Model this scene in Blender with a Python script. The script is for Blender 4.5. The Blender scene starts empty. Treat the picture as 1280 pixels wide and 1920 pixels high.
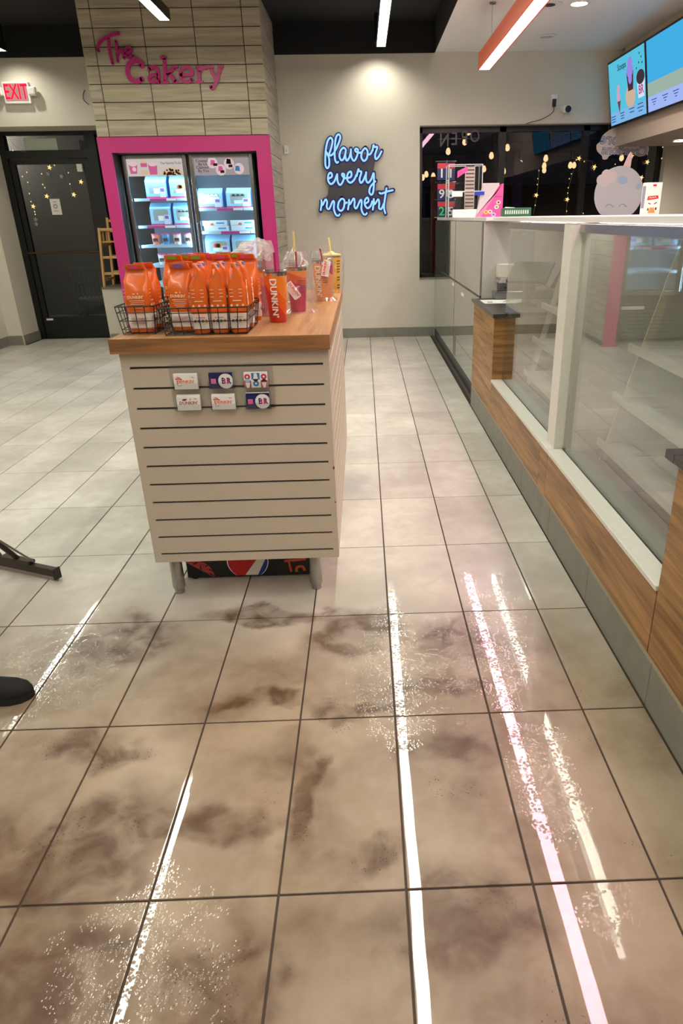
import bpy, bmesh, math, random
from mathutils import Vector, Matrix
random.seed(7)
S = bpy.context.scene
COL = S.collection
PI = math.pi

# ------------------------------------------------------------------ camera
FPX, YAW, PITCH, ROLL, CX, CY, HC = 1254.69, 0.0267, 0.4138, 0.0183, 725.77, 960.0, 1.4726
_f = Vector((math.sin(YAW)*math.cos(PITCH), math.cos(YAW)*math.cos(PITCH), -math.sin(PITCH)))
_r = Vector((math.cos(YAW), -math.sin(YAW), 0)); _d = _f.cross(_r)
CR = math.cos(ROLL)*_r + math.sin(ROLL)*_d
CD = -math.sin(ROLL)*_r + math.cos(ROLL)*_d
cd = bpy.data.cameras.new('camera'); cam = bpy.data.objects.new('camera', cd); COL.objects.link(cam)
cd.sensor_fit = 'VERTICAL'; cd.sensor_height = 36.0; cd.lens = FPX/1920*36.0
cd.shift_x = (640-CX)/1920; cd.clip_start = 0.02; cd.clip_end = 200
mw = Matrix((CR, -CD, -_f)).transposed().to_4x4(); mw.translation = (0, 0, HC)
cam.matrix_world = mw
S.camera = cam

def at(px, py, ax, val):
    """photo pixel -> point on the plane axis=val (a surface the thing touches)"""
    v = CR*((px-CX)/FPX) + CD*((py-CY)/FPX) + _f
    c = Vector((0, 0, HC)); t = (val-c[ax])/v[ax]
    return c + v*t
def pix(p):
    q = Vector(p)-Vector((0, 0, HC)); z = q.dot(_f)
    return (CX+FPX*q.dot(CR)/z, CY+FPX*q.dot(CD)/z) if z > .05 else None

# ------------------------------------------------------------------ world, exposure
w = bpy.data.worlds.new('night'); S.world = w; w.use_nodes = True
w.node_tree.nodes['Background'].inputs[0].default_value = (.010, .013, .022, 1)
w.node_tree.nodes['Background'].inputs[1].default_value = 0.35
S.view_settings.view_transform = 'Standard'; S.view_settings.look = 'None'
S.view_settings.gamma = 1.0; S.view_settings.use_curve_mapping = False
S.view_settings.exposure = 0.28
LAMP_W = 30.0      # white linear lamps
LAMP_P = 20.0      # pink linear lamp
DOWN_W = 70.0      # soffit downlight spot watts
COL_W = (.98, 1.0, .85)
COL_P = (1.0, .57, .69)

# ------------------------------------------------------------------ materials
def lin(c):
    return tuple(((x/255)/12.92 if x/255 <= .04045 else ((x/255+.055)/1.055)**2.4) for x in c)
MATS = {}
def mat(name, rgb=None, rough=.5, metal=0, emit=0, lrgb=None, coat=0, noise=0, nscale=20, bump=0, alpha=1, spec=.5, trans=0):
    if name in MATS: return MATS[name]
    m = bpy.data.materials.new(name); m.use_nodes = True; nt = m.node_tree
    b = nt.nodes['Principled BSDF']; c = lrgb or lin(rgb)
    b.inputs['Base Color'].default_value = (*c, 1); b.inputs['Roughness'].default_value = rough
    b.inputs['Metallic'].default_value = metal; b.inputs['Coat Weight'].default_value = coat
    b.inputs['Specular IOR Level'].default_value = spec
    b.inputs['Coat Roughness'].default_value = .05
    b.inputs['Alpha'].default_value = alpha; b.inputs['Transmission Weight'].default_value = trans
    if emit:
        b.inputs['Emission Color'].default_value = (*c, 1); b.inputs['Emission Strength'].default_value = emit
    if noise or bump:
        g = nt.nodes.new('ShaderNodeNewGeometry'); n = nt.nodes.new('ShaderNodeTexNoise')
        n.inputs['Scale'].default_value = nscale; n.inputs['Detail'].default_value = 5
        nt.links.new(g.outputs['Position'], n.inputs['Vector'])
        if noise:
            r = nt.nodes.new('ShaderNodeMapRange'); r.inputs['From Min'].default_value = .3; r.inputs['From Max'].default_value = .7
            r.inputs['To Min'].default_value = 1-noise; r.inputs['To Max'].default_value = 1+noise
            nt.links.new(n.outputs['Fac'], r.inputs['Value'])
            h = nt.nodes.new('ShaderNodeHueSaturation'); h.inputs['Color'].default_value = (*c, 1)
            nt.links.new(r.outputs[0], h.inputs['Value']); nt.links.new(h.outputs[0], b.inputs['Base Color'])
        if bump:
            bp = nt.nodes.new('ShaderNodeBump'); bp.inputs['Strength'].default_value = bump; bp.inputs['Distance'].default_value = .01
            nt.links.new(n.outputs['Fac'], bp.inputs['Height']); nt.links.new(bp.outputs[0], b.inputs['Normal'])
    MATS[name] = m; return m
def emis(name, rgb, strength, lrgb=None):
    if name in MATS: return MATS[name]
    m = bpy.data.materials.new(name); m.use_nodes = True; nt = m.node_tree; nt.nodes.clear()
    e = nt.nodes.new('ShaderNodeEmission'); o = nt.nodes.new('ShaderNodeOutputMaterial')
    e.inputs[0].default_value = (*(lrgb or lin(rgb)), 1); e.inputs[1].default_value = strength
    nt.links.new(e.outputs[0], o.inputs[0]); MATS[name] = m; return m
def N(nt, t, **kw):
    n = nt.nodes.new('ShaderNode'+t)
    for k, v in kw.items(): setattr(n, k, v)
    return n
def math_(nt, op, a, b=None, clamp=False):
    n = N(nt, 'Math', operation=op, use_clamp=clamp)
    for i, x in enumerate((a, b)):
        if x is None: continue
        if isinstance(x, (int, float)): n.inputs[i].default_value = x
        else: nt.links.new(x, n.inputs[i])
    return n.outputs[0]
def glass(name, tint=(.93, .96, .95), f0=.045, rough=.0, haze=0.0, hazecol=(.8, .85, .82)):
    """thin clear pane: Schlick reflection over a see-through body, a little dirt film"""
    if name in MATS: return MATS[name]
    m = bpy.data.materials.new(name); m.use_nodes = True; nt = m.node_tree; nt.nodes.clear()
    g = N(nt, 'NewGeometry'); dt = N(nt, 'VectorMath', operation='DOT_PRODUCT')
    nt.links.new(g.outputs['Incoming'], dt.inputs[0]); nt.links.new(g.outputs['Normal'], dt.inputs[1])
    c = math_(nt, 'ABSOLUTE', dt.outputs['Value']); k = math_(nt, 'POWER', math_(nt, 'SUBTRACT', 1.0, c, True), 5.0)
    fr = math_(nt, 'ADD', math_(nt, 'MULTIPLY', k, 1-f0), f0, True)
    t = N(nt, 'BsdfTransparent'); t.inputs[0].default_value = (*tint, 1)
    gl = N(nt, 'BsdfGlossy'); gl.inputs['Roughness'].default_value = rough; gl.inputs[0].default_value = (.95, .97, .96, 1)
    mx = N(nt, 'MixShader'); nt.links.new(fr, mx.inputs[0]); 
    base = t.outputs[0]
    if haze:
        df = N(nt, 'BsdfDiffuse'); df.inputs[0].default_value = (*hazecol, 1)
        n = N(nt, 'TexNoise'); n.inputs['Scale'].default_value = 6; n.inputs['Detail'].default_value = 4
        nt.links.new(g.outputs['Position'], n.inputs['Vector'])
        hz = math_(nt, 'MULTIPLY', n.outputs['Fac'], haze*2)
        m2 = N(nt, 'MixShader'); nt.links.new(hz, m2.inputs[0]); nt.links.new(base, m2.inputs[1]); nt.links.new(df.outputs[0], m2.inputs[2]); base = m2.outputs[0]
    nt.links.new(base, mx.inputs[1]); nt.links.new(gl.outputs[0], mx.inputs[2])
    o = N(nt, 'OutputMaterial'); nt.links.new(mx.outputs[0], o.inputs[0]); MATS[name] = m; return m
def wood(name, a, b, axis='Y', scale=1.0, rough=.42, fig=.5):
    """streaky wood grain running along an axis, by world position"""
    if name in MATS: return MATS[name]
    m = bpy.data.materials.new(name); m.use_nodes = True; nt = m.node_tree; bs = nt.nodes['Principled BSDF']
    g = N(nt, 'NewGeometry'); oi = N(nt, 'ObjectInfo'); mp = N(nt, 'Mapping')
    sc = {'X': (1.2, 22, 22), 'Y': (22, 1.2, 22), 'Z': (22, 22, 1.2)}[axis]
    mp.inputs['Scale'].default_value = [s*scale for s in sc]
    off = N(nt, 'VectorMath', operation='ADD'); mul = N(nt, 'VectorMath', operation='SCALE'); cb = N(nt, 'CombineXYZ')
    for i in range(3): nt.links.new(oi.outputs['Random'], cb.inputs[i])
    nt.links.new(cb.outputs[0], mul.inputs[0]); mul.inputs['Scale'].default_value = 7.0
    nt.links.new(g.outputs['Position'], off.inputs[0]); nt.links.new(mul.outputs[0], off.inputs[1])
    nt.links.new(off.outputs[0], mp.inputs['Vector'])
    n = N(nt, 'TexNoise'); n.inputs['Scale'].default_value = 1.6; n.inputs['Detail'].default_value = 7; n.inputs['Distortion'].default_value = fig
    n2 = N(nt, 'TexNoise'); n2.inputs['Scale'].default_value = 7; n2.inputs['Detail'].default_value = 4
    nt.links.new(mp.outputs[0], n.inputs['Vector']); nt.links.new(mp.outputs[0], n2.inputs['Vector'])
    s = math_(nt, 'ADD', math_(nt, 'MULTIPLY', n.outputs['Fac'], .7), math_(nt, 'MULTIPLY', n2.outputs['Fac'], .3))
    r = N(nt, 'ValToRGB'); r.color_ramp.elements[0].position = .36; r.color_ramp.elements[1].position = .64
    r.color_ramp.elements[0].color = (*lin(a), 1); r.color_ramp.elements[1].color = (*lin(b), 1)
    nt.links.new(s, r.inputs[0]); nt.links.new(r.outputs[0], bs.inputs['Base Color'])
    bs.inputs['Roughness'].default_value = rough
    bp = N(nt, 'Bump'); bp.inputs['Strength'].default_value = .12; bp.inputs['Distance'].default_value = .004
    nt.links.new(s, bp.inputs['Height']); nt.links.new(bp.outputs[0], bs.inputs['Normal'])
    MATS[name] = m; return m

# ------------------------------------------------------------------ mesh helpers
class MB:
    def __init__(s): s.v = []; s.f = []; s.mi = []; s.cur = 0
    def add(s, vs, fs):
        o = len(s.v); s.v += [Vector(p) for p in vs]; s.f += [[i+o for i in q] for q in fs]; s.mi += [s.cur]*len(fs); return s
    def box(s, x0, x1, y0, y1, z0, z1, bev=0):
        if bev:
            b = min(bev, (x1-x0)*.45, (y1-y0)*.45, (z1-z0)*.45); bm = bmesh.new()
            bmesh.ops.create_cube(bm, size=1, matrix=Matrix.Translation(((x0+x1)/2, (y0+y1)/2, (z0+z1)/2)) @ Matrix.Diagonal((x1-x0, y1-y0, z1-z0, 1)))
            bmesh.ops.bevel(bm, geom=list(bm.edges), offset=b, segments=1 if bev < .004 else 2, affect='EDGES', profile=.5)
            bm.verts.index_update(); s.add([v.co.copy() for v in bm.verts], [[v.index for v in q.verts] for q in bm.faces]); bm.free(); return s
        vs = [(x, y, z) for z in (z0, z1) for y in (y0, y1) for x in (x0, x1)]
        return s.add(vs, [(0, 2, 3, 1), (4, 5, 7, 6), (0, 1, 5, 4), (2, 6, 7, 3), (0, 4, 6, 2), (1, 3, 7, 5)])
    def loft(s, rings, cap=True, closed=True):
        n = len(rings[0]); o = len(s.v); vs = [p for r in rings for p in r]; fs = []
        for i in range(len(rings)-1):
            for j in range(n if closed else n-1):
                k = (j+1) % n; fs.append((i*n+j, i*n+k, (i+1)*n+k, (i+1)*n+j))
        if cap: fs.append(tuple(range(n-1, -1, -1))); fs.append(tuple((len(rings)-1)*n+j for j in range(n)))
        return s.add(vs, fs)
    def cyl(s, c, r, z0, z1, n=16, r2=None, axis=2):
        r2 = r if r2 is None else r2; c = Vector(c)
        def P(a, rr, h):
            u, v = rr*math.cos(a), rr*math.sin(a)
            return c+Vector({2: (u, v, h), 1: (v, h, u), 0: (h, u, v)}[axis])
        return s.loft([[P(2*PI*i/n, rr, h) for i in range(n)] for rr, h in ((r, z0), (r2, z1))])
    def lathe(s, c, prof, n=20):
        c = Vector(c)
        return s.loft([[c+Vector((r*math.cos(2*PI*i/n), r*math.sin(2*PI*i/n), z)) for i in range(n)] for r, z in prof])
    def tube(s, pts, r, n=6, cap=True):
        pts = [Vector(p) for p in pts]; rings = []; up = Vector((0, 0, 1)); last = None
        for i, p in enumerate(pts):
            t = (pts[min(i+1, len(pts)-1)]-pts[max(i-1, 0)])
            if t.length < 1e-9: t = Vector((0, 0, 1))
            t.normalize()
            if last is None: u = t.cross(up if abs(t.z) < .95 else Vector((1, 0, 0)))
            else: u = last - t*last.dot(t)
            u.normalize(); last = u; v = t.cross(u)
            rr = r[i] if isinstance(r, (list, tuple)) else r
            rings.append([p+u*rr*math.cos(2*PI*k/n)+v*rr*math.sin(2*PI*k/n) for k in range(n)])
        return s.loft(rings, cap)
    def prism(s, poly, fn, d0, d1):
        """poly of (a,b); fn(a,b,d)->point; extruded between d0 and d1"""
        n = len(poly); vs = [fn(a, b, d0) for a, b in poly]+[fn(a, b, d1) for a, b in poly]
        fs = [tuple(range(n-1, -1, -1)), tuple(range(n, 2*n))]+[(i, (i+1) % n, n+(i+1) % n, n+i) for i in range(n)]
        return s.add(vs, fs)
    def ribbon(s, pts, w_, fn, d0, d1, rnd=5):
        """stroke of width w_ along (a,b) points, round ends, extruded"""
        L = []; R = []; n = len(pts); V2 = [Vector(p) for p in pts]
        for i, p in enumerate(V2):
            t = V2[min(i+1, n-1)]-V2[max(i-1, 0)]
            if t.length < 1e-9: t = Vector((1, 0))
            t.normalize(); q = Vector((-t.y, t.x))*(w_[i] if isinstance(w_, (list, tuple)) else w_)*.5
            L.append(p+q); R.append(p-q)
        m = n-1
        vs = []
        for d in (d0, d1): vs += [fn(p.x, p.y, d) for p in L]+[fn(p.x, p.y, d) for p in R]
        fs = []
        for i in range(m):
            fs += [(i, n+i, n+i+1, i+1), (2*n+i, 2*n+i+1, 3*n+i+1, 3*n+i), (i, i+1, 2*n+i+1, 2*n+i), (n+i, 3*n+i, 3*n+i+1, n+i+1)]
        fs += [(0, 2*n, 3*n, n), (m, n+m, 3*n+m, 2*n+m)]
        s.add(vs, fs)
        if rnd:
            for e in (0, m):
                ww = (w_[e] if isinstance(w_, (list, tuple)) else w_)*.5
                s.prism([(V2[e].x+ww*math.cos(2*PI*k/10), V2[e].y+ww*math.sin(2*PI*k/10)) for k in range(10)], fn, d0, d1)
        return s
    def xf(s, M):
        s.v = [M @ p for p in s.v]; return s
    def join(s, o, M=None):
        return s.add([(M @ p if M else p) for p in o.v], o.f)

def root_loc(o):
    p = Vector((0, 0, 0))
    while o is not None: p += o.location; o = o.parent
    return p
def tag(o, label=None, cat=None, group=None, kind=None):
    if label: o['label'] = label
    if cat: o['category'] = cat
    if group: o['group'] = group
    if kind: o['kind'] = kind
    return o
def obj(name, mb, m, parent=None, smooth=False, loc=None, label=None, kind=None):
    """world-space builder -> one mesh object (verts taken relative to parent / loc)"""
    me = bpy.data.meshes.new(name)
    o0 = root_loc(parent) if parent else Vector((0, 0, 0))
    if loc is not None: o0 = o0*0+Vector(loc)
    me.from_pydata([tuple(p-o0) for p in mb.v], [], mb.f)
    ms = m if isinstance(m, (list, tuple)) else [m]
    for q in ms: me.materials.append(q)
    if len(ms) > 1: me.polygons.foreach_set('material_index', mb.mi)
    bm = bmesh.new(); bm.from_mesh(me); bmesh.ops.recalc_face_normals(bm, faces=bm.faces); bm.to_mesh(me); bm.free()
    if smooth:
        me.polygons.foreach_set('use_smooth', [True]*len(me.polygons))
        try: me.set_sharp_from_angle(angle=math.radians(40))
        except Exception: pass
    me.update()
    o = bpy.data.objects.new(name, me); COL.objects.link(o)
    if parent: o.parent = parent; o.location = (Vector(loc)-root_loc(parent)) if loc is not None else (0, 0, 0)
    elif loc is not None: o.location = loc
    if label: o['label'] = label
    if kind: o['kind'] = kind
    return o
def objs(name, mb, m, parent):
    """one object for each connected piece of the builder"""
    par = list(range(len(mb.v)))
    def fd(i):
        while par[i] != i: par[i] = par[par[i]]; i = par[i]
        return i
    for f in mb.f:
        for k in f[1:]: par[fd(k)] = fd(f[0])
    out = {}
    for f in mb.f:
        q, mp = out.setdefault(fd(f[0]), (MB(), {}))
        for k in f:
            if k not in mp: mp[k] = len(q.v); q.v.append(mb.v[k])
        q.f.append([mp[k] for k in f]); q.mi.append(0)
    for q, _ in out.values(): obj(name, q, m, parent)
def thing(name, label, cat, loc=(0, 0, 0), group=None, kind=None):
    o = bpy.data.objects.new(name, None); COL.objects.link(o); o.location = loc; o.empty_display_size = .05
    if kind: tag(o, kind=kind); 
    return tag(o, label, cat, group)
def struct(name, mb, m, parent=None): return obj(name, mb, m, parent, kind='structure')
def dup(o, loc=None, rot=None, label=None, group=None, parent=None, scale=None, mats=None):
    c = o.copy(); COL.objects.link(c)
    if parent is not None: c.parent = parent
    if loc is not None: c.location = loc
    if rot is not None: c.rotation_euler = rot
    if scale is not None: c.scale = scale
    if label: c['label'] = label
    if group: c['group'] = group
    for ch in o.children: dup(ch, parent=c)
    return c
def B(*a, **k): return MB().box(*a, **k)
def cat_rom(pts, seg=6, closed=False):
    P = [Vector(p) for p in pts]; n = len(P); out = []
    for i in range(n-1):
        a, b, c, d = P[max(i-1, 0)], P[i], P[i+1], P[min(i+2, n-1)]
        for k in range(seg):
            t = k/seg
            out.append(.5*((2*b)+(c-a)*t+(2*a-5*b+4*c-d)*t*t+(3*b-a-3*c+d)*t**3))
    out.append(P[-1]); return out
_tc = {}
def text_pts(txt, size=1.0, bold=0.0, ext=0.0, align='CENTER'):
    key = (txt, bold, align, ext)
    if key not in _tc:
        c = bpy.data.curves.new('lettering', 'FONT'); c.body = txt; c.size = 1; c.offset = bold; c.resolution_u = 2; c.extrude = .5
        c.align_x = align; c.align_y = 'CENTER'
        o = bpy.data.objects.new('lettering', c); me = bpy.data.meshes.new_from_object(o)
        _tc[key] = ([v.co.copy() for v in me.vertices], [list(p.vertices) for p in me.polygons])
        bpy.data.objects.remove(o); bpy.data.meshes.remove(me); bpy.data.curves.remove(c)
    return _tc[key]
def text_mb(txt, size, fn, d0, d1, bold=0.0, mirror=False, rot=0.0, sx=1.0, align='CENTER'):
    """fn(a,b,d)->point, text laid out in (a,b)"""
    vs, fs = text_pts(txt, bold=bold, align=align); mb = MB(); c, s_ = math.cos(rot), math.sin(rot)
    out = []
    for v in vs:
        a, b = v.x*size*sx*(-1 if mirror else 1), v.y*size
        out.append(fn(a*c-b*s_, a*s_+b*c, d0 if v.z < 0 else d1))
    return mb.add(out, fs)

# ------------------------------------------------------------------ shared materials
PAINT = mat('wall paint', (214, 208, 194), .75, noise=.02, nscale=3)
CEILW = mat('white ceiling', (240, 238, 234), .8)
BLACKP = mat('black ceiling paint', (22, 21, 23), .8)
BLACKM = mat('black metal', (14, 14, 15), .35)
BLACKPL = mat('black plastic', (20, 20, 22), .4)
CHROME = mat('chrome', (205, 207, 210), .16, metal=1)
STEEL = mat('brushed steel', (168, 166, 164), .26, metal=1, noise=.05, nscale=60)
STEELD = mat('dull steel', (150, 148, 146), .35, metal=1)
WHITE = mat('white plastic', (232, 230, 226), .4)
QUARTZ = mat('white stone', (228, 224, 214), .3, noise=.03, nscale=40)
PINKP = mat('pink paint', (198, 44, 124), .38)
ORANGE = mat('orange enamel', (226, 96, 52), .4)
PAPER = mat('paper', (240, 238, 234), .7)
GREYLAM = mat('greige laminate', (205, 192, 174), .45, noise=.015, nscale=8)
DARKSLOT = mat('dark slot', (58, 50, 42), .6)
OAK = wood('oak front', (122, 84, 44), (190, 142, 88), 'Y', .6, .42, .9)
OAKX = wood('oak edge', (126, 84, 48), (176, 126, 78), 'X', .8)
OAKZ = wood('oak upright', (112, 74, 36), (174, 124, 70), 'X', 1.0)
OAKT = wood('oak worktop', (150, 104, 62), (196, 148, 100), 'Y', .8, .38)
BIRCH = wood('birch', (196, 148, 88), (222, 178, 118), 'Z', 1.0)
PLANK = wood('wood look tile', (158, 146, 124), (200, 189, 166), 'X', .62, .5, .5)
PLANKY = wood('wood look tile side', (158, 146, 128), (200, 189, 170), 'Y', .62, .5, .5)
BASET = mat('grey base tile', (132, 130, 120), .45, noise=.1, nscale=9)
GLASS = glass('clear glass')
NIGHTG = glass('night window glass', (.62, .64, .65), .03)
CASEG = glass('display case glass', (.91, .93, .91), .10, haze=.022, hazecol=(.86, .84, .80))
ACRYL = glass('acrylic', (.95, .96, .96), .05)
FILM = glass('thin plastic film', (.95, .94, .94), .06, rough=.12, haze=.14, hazecol=(.97, .92, .92))
FILMT = glass('cloudy plastic film', (.96, .94, .94), .07, rough=.15, haze=.30, hazecol=(.97, .92, .92))
FILMC = glass('clear plastic film', (.96, .95, .95), .05, rough=.1, haze=.05, hazecol=(.95, .9, .9))
SLAB = mat('dark worktop', (62, 58, 58), .28)

# ------------------------------------------------------------------ floor material (dirty, partly wet tiles)
def floor_material():
    m = bpy.data.materials.new('grey porcelain tile'); m.use_nodes = True; nt = m.node_tree; b = nt.nodes['Principled BSDF']
    g = N(nt, 'NewGeometry'); pos = g.outputs['Position']; oi = N(nt, 'ObjectInfo')
    def noise(scale, detail=4, dist=0., vec=None, col=False):
        n = N(nt, 'TexNoise'); n.inputs['Scale'].default_value = scale; n.inputs['Detail'].default_value = detail; n.inputs['Distortion'].default_value = dist
        nt.links.new(vec or pos, n.inputs['Vector']); return n.outputs['Color' if col else 'Fac']
    def ramp(v, a, b_, lo=0., hi=1.):
        r = N(nt, 'MapRange', interpolation_type='SMOOTHSTEP'); nt.links.new(v, r.inputs['Value'])
        for i, x in zip(('From Min', 'From Max', 'To Min', 'To Max'), (a, b_, lo, hi)): r.inputs[i].default_value = x
        return r.outputs[0]
    def mixc(f, a, c):
        x = N(nt, 'MixRGB'); 
        if isinstance(f, float): x.inputs[0].default_value = f
        else: nt.links.new(f, x.inputs[0])
        for i, q in ((1, a), (2, c)):
            if isinstance(q, tuple): x.inputs[i].default_value = (*q, 1)
            else: nt.links.new(q, x.inputs[i])
        return x.outputs[0]
    # warped position for ragged puddle and dirt outlines
    sub = N(nt, 'VectorMath', operation='SUBTRACT'); nt.links.new(noise(5, 5, 0, None, True), sub.inputs[0]); sub.inputs[1].default_value = (.5, .5, .5)
    sc = N(nt, 'VectorMath', operation='SCALE'); nt.links.new(sub.outputs[0], sc.inputs[0]); sc.inputs['Scale'].default_value = .34
    wp = N(nt, 'VectorMath', operation='ADD'); nt.links.new(pos, wp.inputs[0]); nt.links.new(sc.outputs[0], wp.inputs[1])
    def blob(px, py, rx, ry, soft=.45):
        c = at(px, py, 2, 0.0); d = N(nt, 'VectorMath', operation='SUBTRACT'); nt.links.new(wp.outputs[0], d.inputs[0]); d.inputs[1].default_value = (c.x, c.y, 0)
        q = N(nt, 'VectorMath', operation='MULTIPLY'); nt.links.new(d.outputs[0], q.inputs[0]); q.inputs[1].default_value = (1/rx, 1/ry, 0)
        l = N(nt, 'VectorMath', operation='LENGTH'); nt.links.new(q.outputs[0], l.inputs[0])
        return ramp(l.outputs['Value'], 1+soft, 1-soft, 0, 1)
    def union(bl):
        o = bl[0]
        for x in bl[1:]: o = math_(nt, 'MAXIMUM', o, x)
        return o
    # wet film: the mopped foreground
    wet = union([blob(770, 1750, .62, 1.05, .12), blob(1010, 1330, .40, .95, .12), blob(120, 1235, .30, .27, .25), blob(330, 1720, .42, .42, .12), blob(735, 1250, .13, .45, .2), blob(655, 905, .10, .18, .3)])
    beads = union([blob(130, 1240, .34, .34, .3), blob(735, 1230, .30, .42, .3), blob(1010, 1450, .12, .18, .3), blob(255, 1840, .22, .20, .3), blob(915, 1170, .16, .42, .3), blob(975, 1210, .10, .25, .3), blob(1160, 1700, .07, .06, .3), blob(655, 905, .12, .2, .3)])
    # dirt
    dirt = union([blob(480, 1322, .17, .05), blob(660, 1330, .14, .045), blob(830, 1290, .15, .07), blob(840, 1200, .16, .14), blob(120, 1600, .24, .20), blob(175, 1400, .16, .07),
                  blob(560, 1500, .05, .22), blob(240, 1200, .2, .16), blob(60, 1850, .2, .12), blob(330, 1560, .26, .05), blob(660, 1180, .18, .15), blob(520, 1150, .3, .05), blob(700, 1600, .1, .05), blob(870, 1720, .2, .08),
                  blob(400, 1830, .12, .16), blob(860, 1400, .14, .08)])
    dirt = math_(nt, 'MULTIPLY', dirt, ramp(noise(9, 6, .6), .30, .70, .25, 1.0))
    near = ramp(math_(nt, 'ADD', N(nt, 'SeparateXYZ').outputs['Y'], 0.0), 3.0, 1.7)
    sx = [n for n in nt.nodes if n.bl_idname == 'ShaderNodeSeparateXYZ'][0]; nt.links.new(wp.outputs[0], sx.inputs[0])
    # tile body: cloudy grey-beige, browner where dirty water dried on it
    cloud = ramp(noise(2.3, 6, .3), .3, .7)
    fine = ramp(noise(14, 6, .5), .3, .72)
    dry = mixc(cloud, lin((196, 192, 182)), lin((222, 218, 208)))
    film = mixc(cloud, lin((116, 94, 70)), lin((166, 147, 124)))
    c = mixc(near, dry, film)
    c = mixc(math_(nt, 'MULTIPLY', fine, .28), c, lin((178, 162, 144)))
    c = mixc(math_(nt, 'MULTIPLY', dirt, .94), c, lin((80, 50, 24)))
    vo = N(nt, 'TexVoronoi'); vo.inputs['Scale'].default_value = 90; nt.links.new(pos, vo.inputs['Vector'])
    speck = math_(nt, 'MULTIPLY', ramp(vo.outputs['Distance'], .24, .14), ramp(math_(nt, 'ADD', noise(4, 4), math_(nt, 'MULTIPLY', dirt, .16)), .58, .68))
    speck = math_(nt, 'MULTIPLY', speck, near)
    c = mixc(math_(nt, 'MULTIPLY', speck, .75), c, lin((52, 36, 24)))
    hs = N(nt, 'HueSaturation'); nt.links.new(ramp(oi.outputs['Random'], 0, 1, .93, 1.07), hs.inputs['Value']); nt.links.new(c, hs.inputs['Color'])
    nt.links.new(hs.outputs[0], b.inputs['Base Color'])
    rd = ramp(noise(3, 5), .35, .7, .30, .42)
    nt.links.new(rd, b.inputs['Roughness']); b.inputs['Specular IOR Level'].default_value = .4
    # the water is a clear coat over the tile, with its own beaded surface
    nt.links.new(math_(nt, 'MAXIMUM', wet, math_(nt, 'MULTIPLY', beads, .8)), b.inputs['Coat Weight'])
    b.inputs['Coat Roughness'].default_value = .012; b.inputs['Coat IOR'].default_value = 1.5
    # relief: tile grain where dry, water beads
    v2 = N(nt, 'TexVoronoi'); v2.inputs['Scale'].default_value = 120; v2.inputs['Randomness'].default_value = 1; nt.links.new(pos, v2.inputs['Vector'])
    drop = ramp(v2.outputs['Distance'], .55, .05)
    bead = math_(nt, 'MULTIPLY', math_(nt, 'MULTIPLY', drop, beads), ramp(noise(16, 6), .40, .56))
    sw = noise(2.5, 2)
    h = math_(nt, 'ADD', math_(nt, 'MULTIPLY', bead, .085), math_(nt, 'MULTIPLY', sw, .09))
    bp = N(nt, 'Bump'); bp.inputs['Strength'].default_value = 1.0; bp.inputs['Distance'].default_value = .006
    nt.links.new(h, bp.inputs['Height']); nt.links.new(bp.outputs[0], b.inputs['Coat Normal'])
    MATS['floor'] = m; return m
TILE = floor_material()
GROUT = mat('floor grout', (62, 48, 36), .7, noise=.15, nscale=12)

# ------------------------------------------------------------------ floor
floor = struct('floor', B(-5.6, 5.2, -3.3, 9.95, -.06, -.0035), GROUT)
TW, TD, TX0, TY0, G = .305, .61, .3636, 2.932, .0028
tile_me = None; rest = MB(); ntile = 0
def vis(x0, x1, y0, y1):
    ps = [pix((x, y, 0)) for x in (x0, x1) for y in (y0, y1)]
    if any(p is None for p in ps): return False
    xs = [p[0] for p in ps]; ys = [p[1] for p in ps]
    return max(xs) > -5 and min(xs) < 1285 and max(ys) > 590 and min(ys) < 1925
cells = [(i, j) for i in range(-18, 2) for j in range(-10, 12)]
for i, j in cells:
    x0, x1 = TX0+i*TW, TX0+(i+1)*TW; y0, y1 = TY0+j*TD, TY0+(j+1)*TD
    x1 = min(x1, .873)
    lim = 9.79 if -4.55 < (x0+x1)/2 < -3.41 else 9.25
    y1 = min(y1, lim); x0 = max(x0, -4.74) if y0 < 9.2 else max(x0, -4.55)
    if y1-y0 < .03 or x1-x0 < .03: continue
    if x1 < -2.4 and y0 < 1.2 or not vis(x0, x1, y0, y1) or ntile > 296:
        if y1 > -3: rest.box(x0+G, x1-G, max(y0, -3)+G, y1-G, -.012, 0)
        continue
    mb = B(x0+G, x1-G, y0+G, y1-G, -.012, 0, bev=.0012)
    obj('floor_tile', mb, TILE, floor, loc=((x0+x1)/2, (y0+y1)/2, 0)); ntile += 1
o = obj('floor_tile_field', rest, TILE, floor); o['kind'] = 'stuff'
struct('floor_service', B(.9, 4.7, -3, 9.25, -.003, .0, 0), mat('service floor', (90, 84, 80), .4))

# ------------------------------------------------------------------ walls
WY = 9.25
wb = MB()
wb.box(-5.3, -4.55, WY, 9.85, 0, 3.53)                 # left of the door
wb.box(-4.55, -2.6, WY, 9.85, 2.54, 3.53)              # header over door and side window
wb.box(-3.41, -2.6, WY, 9.85, 0, .69)                  # low wall under the side window
wb.box(-2.6, .725, WY, 9.85, 0, 3.53)
wb.box(.725, 3.78, WY, 9.55, 0, .73)                   # under the big window
wb.box(.725, 3.78, WY, 9.55, 2.49, 3.53)
wb.box(3.78, 5.0, WY, 9.85, 0, 3.53)
struct('wall_back', wb, PAINT)
struct('wall_left', B(-5.3, -4.745, -3.3, WY, 0, 3.53), PAINT)
struct('wall_right', B(4.7, 5.0, -3.3, WY, 0, 3.53), PAINT)
struct('wall_front', B(-5.3, 5.0, -3.3, -3.0, 0, 3.53), PAINT)
struct('ceiling', B(-5.3, 5.0, -3.3, 9.85, 3.53, 3.66), BLACKP)
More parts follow.
